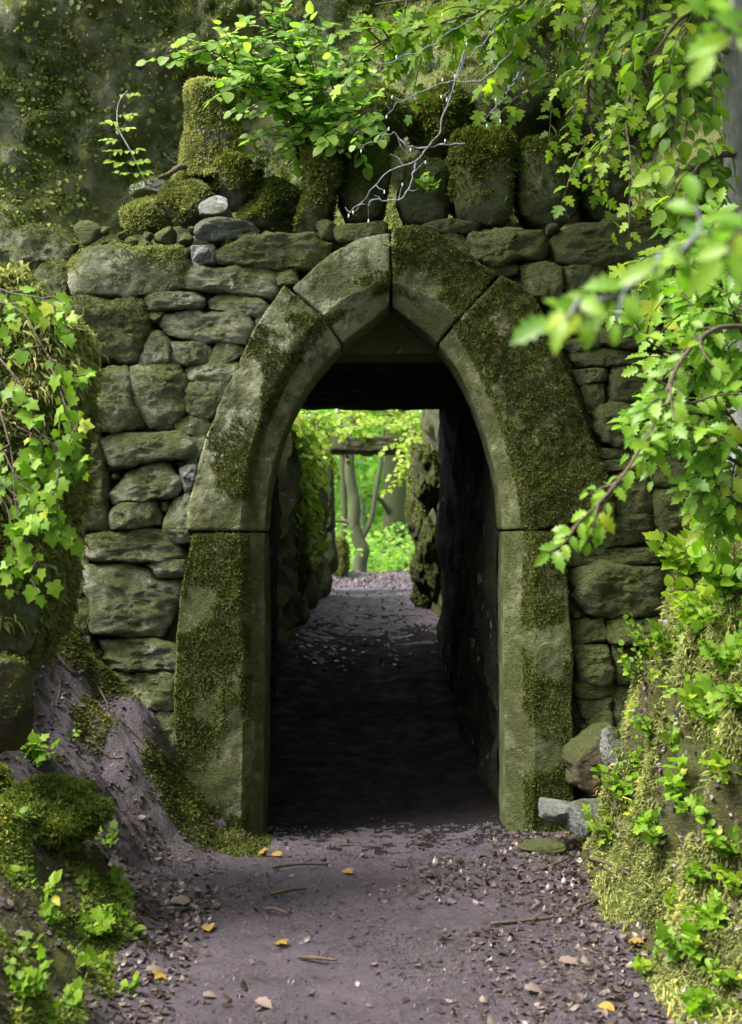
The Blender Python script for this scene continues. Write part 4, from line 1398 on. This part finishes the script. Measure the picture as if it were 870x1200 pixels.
# ivy on the left outcrop
bush('ivy', 'fresh green ivy trailing over the left outcrop', 'ivy', P(10, 380, 4.6), [
    PL((-20, 330, 4.6), (20, 345, 4.5), (50, 350, 4.45), (80, 370, 4.4)),
    PL((60, 430, 4.45), (75, 470, 4.38), (85, 510, 4.38), (70, 560, 4.38)),
    PL((40, 500, 4.45), (65, 530, 4.38), (70, 570, 4.38), (62, 620, 4.36)),
    PL((-10, 350, 4.6), (30, 370, 4.45), (60, 420, 4.4), (85, 440, 4.4), (90, 480, 4.4)),
    PL((0, 420, 4.5), (30, 460, 4.4), (50, 520, 4.4), (45, 580, 4.4)),
    PL((0, 480, 4.5), (15, 540, 4.4), (20, 600, 4.35), (40, 650, 4.3), (60, 680, 4.3)),
    PL((-20, 560, 4.5), (10, 600, 4.35), (15, 650, 4.3), (12, 690, 4.3)),
    PL((20, 500, 4.4), (60, 520, 4.4), (90, 540, 4.4)),
    PL((0, 520, 4.5), (30, 580, 4.4), (50, 610, 4.35)),
], IVY, .041, 'leaf_fresh', 31, nsub=5, sublen=.08, leaf_per=4, face=(.1, -.8, .5), droop=.3, stem_r=.003, thick_end=.0015)


def seedling(px, py, Y, h, n, size, label, lm='leaf_fresh', seed=0, T=IVY, name='seedling', hit=True, lean=(0, 0)):
    rng = np.random.default_rng(900 + seed)
    root = P(px, py, Y)
    if hit:
        root[2] = ground_z(root[0], root[1]) - .01
    th = thing(name, label, 'plant', root)
    at_, al = Acc(), Acc()
    for k in range(n):
        off = np.array([rng.normal(0, .02), rng.normal(0, .02), 0])
        d = np.array([rng.normal(0, .5) + lean[0], rng.normal(-.2, .4) + lean[1], 1.0])
        L = h * (.5 + .7 * rng.random())
        e = root + off + norm(d) * L
        spray(at_, al, [root, (root + e) / 2 + off * .5 + rng.normal(0, .01, 3), e], T, size * (.6 + .6 * rng.random()), 6, rng, .0022, .001, face=(rng.normal(0, .3), -.5, .8), droop=.1, jit=.4)
    at_.build('stem', M['twig'], th); al.build('foliage', M[lm], th, False)
    return th


def seedling_px(px, py, h, n, size, label, **kw):
    g = ground_hit(px, py)
    return seedling(px, py, g[1], h, n, size, label, **kw)


seedling_px(38, 890, .14, 6, .045, 'bright seedling above the round mossy boulder', seed=1)
seedling_px(125, 985, .09, 3, .036, 'seedling right of the round mossy boulder', seed=2)
seedling_px(70, 985, .09, 3, .036, 'pair of small leaves below the round mossy boulder', seed=3, T=BROAD)
seedling_px(145, 1050, .09, 4, .036, 'seedling overhanging the left edge of the path', seed=4)
seedling_px(60, 1080, .08, 5, .032, 'low seedling among the left moss hummocks', seed=5)
seedling_px(110, 1090, .08, 5, .032, 'low seedling at the path side of the moss', seed=6)
seedling_px(30, 1160, .08, 5, .032, 'low seedling near the bottom left corner', seed=7)
seedling_px(75, 1180, .07, 3, .036, 'bright single seedling at the bottom left', seed=8)
seedling_px(85, 870, .05, 2, .036, 'tiny seedling alone on the mud slope', seed=9, T=OVATE)

LX = [(20, 1030, 'grey stones of'), (50, 1050, 'upper moss of'), (95, 1045, 'moss ridge of'), (130, 1075, 'path side of'), (160, 1100, 'outer path side of'), (20, 1110, 'left frame edge of'), (85, 1130, 'middle moss of'), (120, 1140, 'bare patch of'), (50, 1195, 'bottom edge of'), (150, 1160, 'litter border of'), (15, 960, 'shaded top of')]
for k, (px, py, w_) in enumerate(LX):
    seedling_px(px, py, .045, 2 + k % 2, (.030, .036, .024)[k % 3], 'low sprig on the %s the bottom left bank' % w_, seed=90 + k, T=(BROAD, OVATE, IVY)[k % 3], lm='leaf_crown')

# plants on the right bank
RB = [(760, 690, 'lobed leaves high on the right bank beside the wall', .16, 6, .085), (810, 680, 'big lobed leaves at the top of the right bank', .2, 8, .10), (855, 690, 'lobed leaves at the right edge above the moss', .2, 8, .10), (700, 880, 'leafy shoots by the grey angular rock', .2, 5, .06), (735, 830, 'row of small leafed shoots hanging over the bank edge', .2, 6, .06), (830, 740, 'dense pointed leaves in the middle of the right bank', .16, 8, .085), (790, 770, 'leafy plant with a yellow tip on the right bank', .16, 6, .075), (860, 790, 'leafy plant at the right edge below the big leaves', .16, 7, .085), (725, 930, 'small plant beside the pale grey rocks', .14, 5, .06), (720, 985, 'small plant at the foot of the mossy bank', .12, 4, .055), (800, 925, 'bright leaf pair on the moss of the right bank', .09, 3, .07), (845, 1000, 'leaf cluster on the lower right moss', .1, 4, .07), (850, 1085, 'leaf cluster at the lower right edge', .1, 4, .075), (795, 1060, 'small leaves at the foot of the right moss', .08, 3, .06), (770, 1130, 'seedling in the litter below the right bank', .08, 3, .055), (825, 1190, 'bright leaves in the bottom right corner', .08, 4, .07), (760, 760, 'small fern like plant where the bank meets the wall', .12, 5, .055), (815, 830, 'leafy plant over the brown litter of the right bank', .12, 5, .075)]
EXTRA = [(770, 720, 'wall side'), (845, 725, 'sunlit upper edge'), (750, 790, 'shaded hollow'), (780, 800, 'brown litter'), (840, 850, 'moss drape'), (765, 860, 'lower moss edge'), (790, 880, 'pale moss'), (855, 910, 'right frame edge'), (750, 905, 'grey rock side'), (820, 960, 'thick moss'), (775, 985, 'bank foot'), (860, 1040, 'mossy fold'), (815, 1030, 'open moss'), (810, 1120, 'last moss fold'), (855, 1150, 'bottom moss'), (745, 960, 'litter border'), (870, 830, 'far right edge'), (800, 700, 'topmost leaves')]
RB += [(px, py, ('small leafy sprig by the %s of the right bank', 'thin stemmed sprig near the %s of the right bank')[k % 2] % w_, .10, 3 + k % 3, (.05, .065, .042)[k % 3]) for k, (px, py, w_) in enumerate(EXTRA)]
for k, (px, py, lab, h, n, sz) in enumerate(RB):
    seedling_px(px, py, h * 1.2, int(n * 1.3), sz * .60, lab, seed=40 + k, T=(LOBED, IVY, BROAD)[k % 3], name='bank_plant', lean=(-.5, -.3), lm='leaf_yellow' if k % 4 == 1 else 'leaf_fresh')

# bare wet twigs hanging over the standing stones
def bare(label, twigs, drops, seed):
    th = thing('bare_branch', label, 'branch', twigs[0][0])
    a_ = Acc()
    rg = np.random.default_rng(seed)
    ends = []
    for tw in twigs:
        c = smoothline(tw, 26)
        c = c + rg.normal(0, .006, c.shape) * np.linspace(0, 1, 26)[:, None] + rg.normal(0, .003, c.shape)
        V, F = tube(c, .0042, .0016, 6, 60, .35, seed); a_.add(V, F)
        for k in range(4, 25, 4):
            d = norm(np.gradient(c, axis=0)[k] + rg.normal(0, .5, 3)) * (.03 + .05 * rg.random())
            V, F = tube([c[k], c[k] + d * .5 + rg.normal(0, .004, 3), c[k] + d], .0018, .0008, 5, 8); a_.add(V, F)
            if k % 8 == 4:
                ends.append(c[k] + d)
        ends.append(c[-1])
    a_.build('twig', M['bark_wet'], th)
    for c in ends:
        V, F = rock_geo(c + np.array([0, -.004, -.008]), (.003, .003, .0075), 3, 0, .1, 8)
        mesh('bud', V, F, M['drop'], th)


bare('pale bare twigs with white buds hanging left of the moss capped stone', [
    PL((545, 60, 5.5), (490, 184, 5.5), (451, 205, 5.5), (423, 235, 5.5), (408, 250, 5.5)),
    PL((490, 184, 5.5), (470, 232, 5.5), (440, 235, 5.5), (410, 246, 5.5)),
    PL((545, 168, 5.5), (510, 170, 5.5), (480, 172, 5.5), (462, 158, 5.5), (424, 172, 5.5))],
    [(424, 237, 5.48), (436, 238, 5.48), (459, 247, 5.48), (497, 229, 5.48), (481, 177, 5.48), (541, 180, 5.48), (426, 174, 5.48), (450, 184, 5.48), (472, 226, 5.48), (513, 172, 5.48)], 1)
bare('pale bare twigs slanting down from the top among the sycamore leaves', [
    PL((610, -5, 5.4), (575, 40, 5.4), (540, 80, 5.4), (520, 115, 5.4)),
    PL((608, 86, 5.4), (590, 115, 5.4), (568, 143, 5.4)),
    PL((610, -5, 5.4), (540, 30, 5.4), (490, 60, 5.4), (440, 80, 5.4)),
    PL((600, 60, 5.4), (560, 95, 5.4), (520, 97, 5.4), (470, 120, 5.4), (450, 135, 5.4))],
    [(561, 124, 5.38), (591, 128, 5.38), (570, 140, 5.38), (523, 103, 5.38), (458, 133, 5.38), (484, 130, 5.38), (495, 117, 5.38), (491, 42, 5.38), (505, 80, 5.38), (462, 120, 5.38), (570, 100, 5.38), (540, 72, 5.38)], 2)

# dangling fern-like plant behind the standing stones
seedling(525, 150, 6.75, .2, 10, .05, 'tuft of drooping green blades above the broken upright stone', seed=60, T=NEEDLE, name='fern', hit=False)
seedling(460, 290, 6.18, .04, 4, .02, 'tiny fern growing from the joint at the top of the arch', seed=61, T=OVATE, name='fern', hit=False, lm='leaf_dark')
seedling(300, 200, 6.4, .12, 8, .035, 'small dark plant among the boulders under the sapling', seed=62, T=OVATE, name='fern', hit=False, lm='leaf_dark')
seedling(505, 225, 6.35, .07, 6, .03, 'small green plant in front of the broken upright stone', seed=63, T=IVY, name='fern', hit=False)

# ------------------------------------------------------------------ beyond the tunnel
rough_wall('rock_wall', -.64, -.50, 10.3, 14.2, .2, 2.25, 1, M['dark_rock'], 81, 'ivy hung rock wall on the left beyond the tunnel', .16, .25, .8)
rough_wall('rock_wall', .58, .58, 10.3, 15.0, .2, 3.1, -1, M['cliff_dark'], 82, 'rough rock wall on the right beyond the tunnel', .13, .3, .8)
bush('ivy', 'sunlit ivy hanging over the left rock wall beyond the tunnel', 'ivy', P(335, 480, 11), [
    PL((325, 470, 11), (345, 500, 10.9), (352, 540, 10.8), (350, 600, 10.8)),
    PL((330, 470, 11.5), (355, 495, 11.3), (362, 545, 11.2), (358, 590, 11.2)),
    PL((330, 480, 10.6), (340, 490, 10.5), (345, 520, 10.5)),
    PL((350, 470, 12), (368, 490, 12), (372, 530, 11.8)),
    PL((345, 560, 11.2), (358, 610, 11.2), (362, 640, 11.2)),
], IVY, .052, 'leaf_yellow', 71, nsub=20, sublen=.2, leaf_per=8, face=(.2, -.6, .7), droop=.4, both=1)
for k, (px, py, Y, sx, sz, lab) in enumerate([(498, 560, 10.8, .12, .30, 'tall rough rock at the upper right beyond the tunnel'), (502, 660, 11.0, .13, .30, 'tall rough rock at the lower right beyond the tunnel'), (493, 610, 12.2, .13, .34, 'leaning rock further along the right of the passage'), (500, 695, 12.6, .14, .20, 'low rock at the foot of the right passage wall'), (494, 560, 14.0, .13, .25, 'narrow rock beside the far portal post'), (350, 660, 11.2, .10, .3, 'dark rock at the foot of the left passage wall'), (362, 600, 12.2, .11, .4, 'tall dark rock under the sunlit ivy beyond the tunnel')]):
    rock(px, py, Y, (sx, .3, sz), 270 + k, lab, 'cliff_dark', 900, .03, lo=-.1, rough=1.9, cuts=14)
portal = thing('stone_portal', 'far portal of rough stone posts under a mossy lintel', 'portal', (0, 15.2, .7))
for nm, poly, Y in (('post', [(366, 520), (388, 520), (391, 560), (390, 620), (398, 668), (362, 690), (358, 600)], 14.7), ('post', [(484, 520), (505, 520), (510, 700), (492, 690), (487, 650), (490, 600)], 14.9)):
    V, F = stone_geo(poly, Y, prot=.1, depth=.6, seed=int(Y * 10), rough=1.4)
    mesh(nm, V, F, M['dark_rock'], portal)
V, F = stone_geo([(362, 508), (420, 513), (470, 510), (500, 508), (500, 528), (460, 530), (400, 530), (362, 530)], 14.8, prot=.08, depth=.6, seed=9, rough=1.0, tilt=(0, 0))
mesh('lintel', V, F, M['brown_rock'], portal)
bush('ivy', 'leafy growth on top of the far portal lintel', 'ivy', P(420, 505, 14.9), [
    PL((365, 505, 14.9), (400, 500, 14.8), (440, 498, 14.8), (485, 500, 14.8)),
    PL((370, 490, 15.2), (420, 480, 15.2), (480, 485, 15.2)),
    PL((480, 480, 14.5), (485, 520, 14.3), (482, 560, 14.2)),
], IVY, .055, 'leaf_yellow', 72, nsub=26, sublen=.3, leaf_per=8, face=(0, -.6, .7), both=1)
rock(398, 655, 17.0, (.13, .2, .26), 260, 'mossy boulder beside the path beyond the far portal', 'dark_rock', 1500, .04, lo=-.3)


def far_tree(name_label, trunk_pts, r0, r1, limbs, seed, crown_c, crown_s, nclump, mat='bark_far'):
    rng = np.random.default_rng(seed)
    root = trunk_pts[0]
    th = thing('tree', name_label, 'tree', root, 'trees beyond the tunnel')
    V, F = tube(trunk_pts, r0, r1, 12, 40, .25, seed)
    mesh('trunk', V, F, M[mat], th)
    if limbs:
        a_ = Acc()
        for l in limbs:
            V, F = tube(l, min(.065, r1 * .8), .02, 8, 24, .25, seed); a_.add(V, F)
        a_.build('limb', M[mat], th)
    al = Acc()
    for k in range(nclump):
        c = crown_c + rng.normal(0, 1, 3) * crown_s
        m_ = 26
        p = c + rng.normal(0, 1, (m_, 3)) * np.array([.45, .45, .22])
        V, F, t_ = leaves(OVATE, p, norm(rng.normal(0, 1, (m_, 3)) * np.array([1, 1, .4])), np.array([0, -.4, .9]) + rng.normal(0, .35, (m_, 3)), .17, rng)
        al.add(V, F, t_)
    al.build('crown', M['leaf_far'], th, False)
    return th


far_tree('forked dark tree framed by the far portal', PL((424, 690, 21), (422, 660, 21), (425, 645, 21), (420, 632, 21), (415, 614, 21), (416, 595, 21), (411, 560, 21), (413, 480, 21)), .115, .06, [PL((421, 636, 21), (434, 612, 21), (440, 580, 21), (447, 540, 21), (452, 470, 21)), PL((419, 622, 21), (408, 612, 21), (392, 610, 21))], 1, np.array([0, 23, 5.2]), np.array([1.3, 1.0, .6]), 30)
far_tree('thick trunked tree right of the forked tree', PL((462, 690, 27), (463, 600, 27), (465, 480, 27), (466, 300, 27)), .25, .19, [PL((462, 610, 27), (445, 585, 26.5), (430, 580, 26))], 2, np.array([.6, 28, 5.2]), np.array([1.6, 1.4, .8]), 40)
far_tree('pale trunked tree behind the forked tree', PL((425, 680, 32), (424, 600, 32), (425, 480, 32), (426, 300, 32)), .10, .08, [], 3, np.array([-.6, 33, 5.0]), np.array([1.8, 1.4, 1.0]), 40, 'bark_grey')
far_tree('slim tree at the left of the far portal view', PL((402, 690, 26), (403, 600, 26), (400, 480, 26), (398, 300, 26)), .07, .05, [], 4, np.array([-1.4, 27, 4.4]), np.array([1.2, 1.2, 1.0]), 40)

# leafy wood closing the view
rng = np.random.default_rng(99)
al = Acc()
for k in range(950):
    c = np.array([rng.normal(0, 3.2), rng.uniform(29, 44), rng.uniform(.2, 4.2)])
    m_ = 24
    p = c + rng.normal(0, 1, (m_, 3)) * np.array([.5, .5, .2])
    V, F, t_ = leaves(OVATE, p, norm(rng.normal(0, 1, (m_, 3)) * np.array([1, 1, .4])), np.array([0, -.4, .9]) + rng.normal(0, .35, (m_, 3)), .20, rng)
    al.add(V, F, t_)
for k in range(200):
    c = np.array([rng.normal(0, 1.6), rng.uniform(21, 29), rng.uniform(.5, 1.3)])
    m_ = 18
    p = c + rng.normal(0, 1, (m_, 3)) * np.array([.3, .3, .14])
    V, F, t_ = leaves(OVATE, p, norm(rng.normal(0, 1, (m_, 3)) * np.array([1, 1, .4])), np.array([0, -.4, .9]) + rng.normal(0, .35, (m_, 3)), .11, rng)
    al.add(V, F, t_)
kind(al.build('woods', M['leaf_far'], None, False), 'stuff')
# unseen wood added behind and beside the viewer to block low sky light
al = Acc()
for k in range(900):
    if k < 560:
        c = np.array([rng.uniform(-9, 9), rng.uniform(-13, -7), rng.uniform(.3, 7.2)])
    else:
        sx = rng.choice([-1, 1])
        c = np.array([sx * rng.uniform(4.6, 7), rng.uniform(-6, 8), rng.uniform(1.2, 3.0 if sx < 0 else 6.0)])
    m_ = 26
    p = c + rng.normal(0, 1, (m_, 3)) * np.array([.7, .7, .4])
    V, F, t_ = leaves(OVATE, p, norm(rng.normal(0, 1, (m_, 3)) * np.array([1, 1, .4])), rng.normal(0, 1, (m_, 3)) + np.array([0, 0, .6]), .32, rng)
    al.add(V, F, t_)
kind(al.build('woods', M['leaf_blocker'], None, False), 'stuff')  # added unseen wood that blocks low sky light
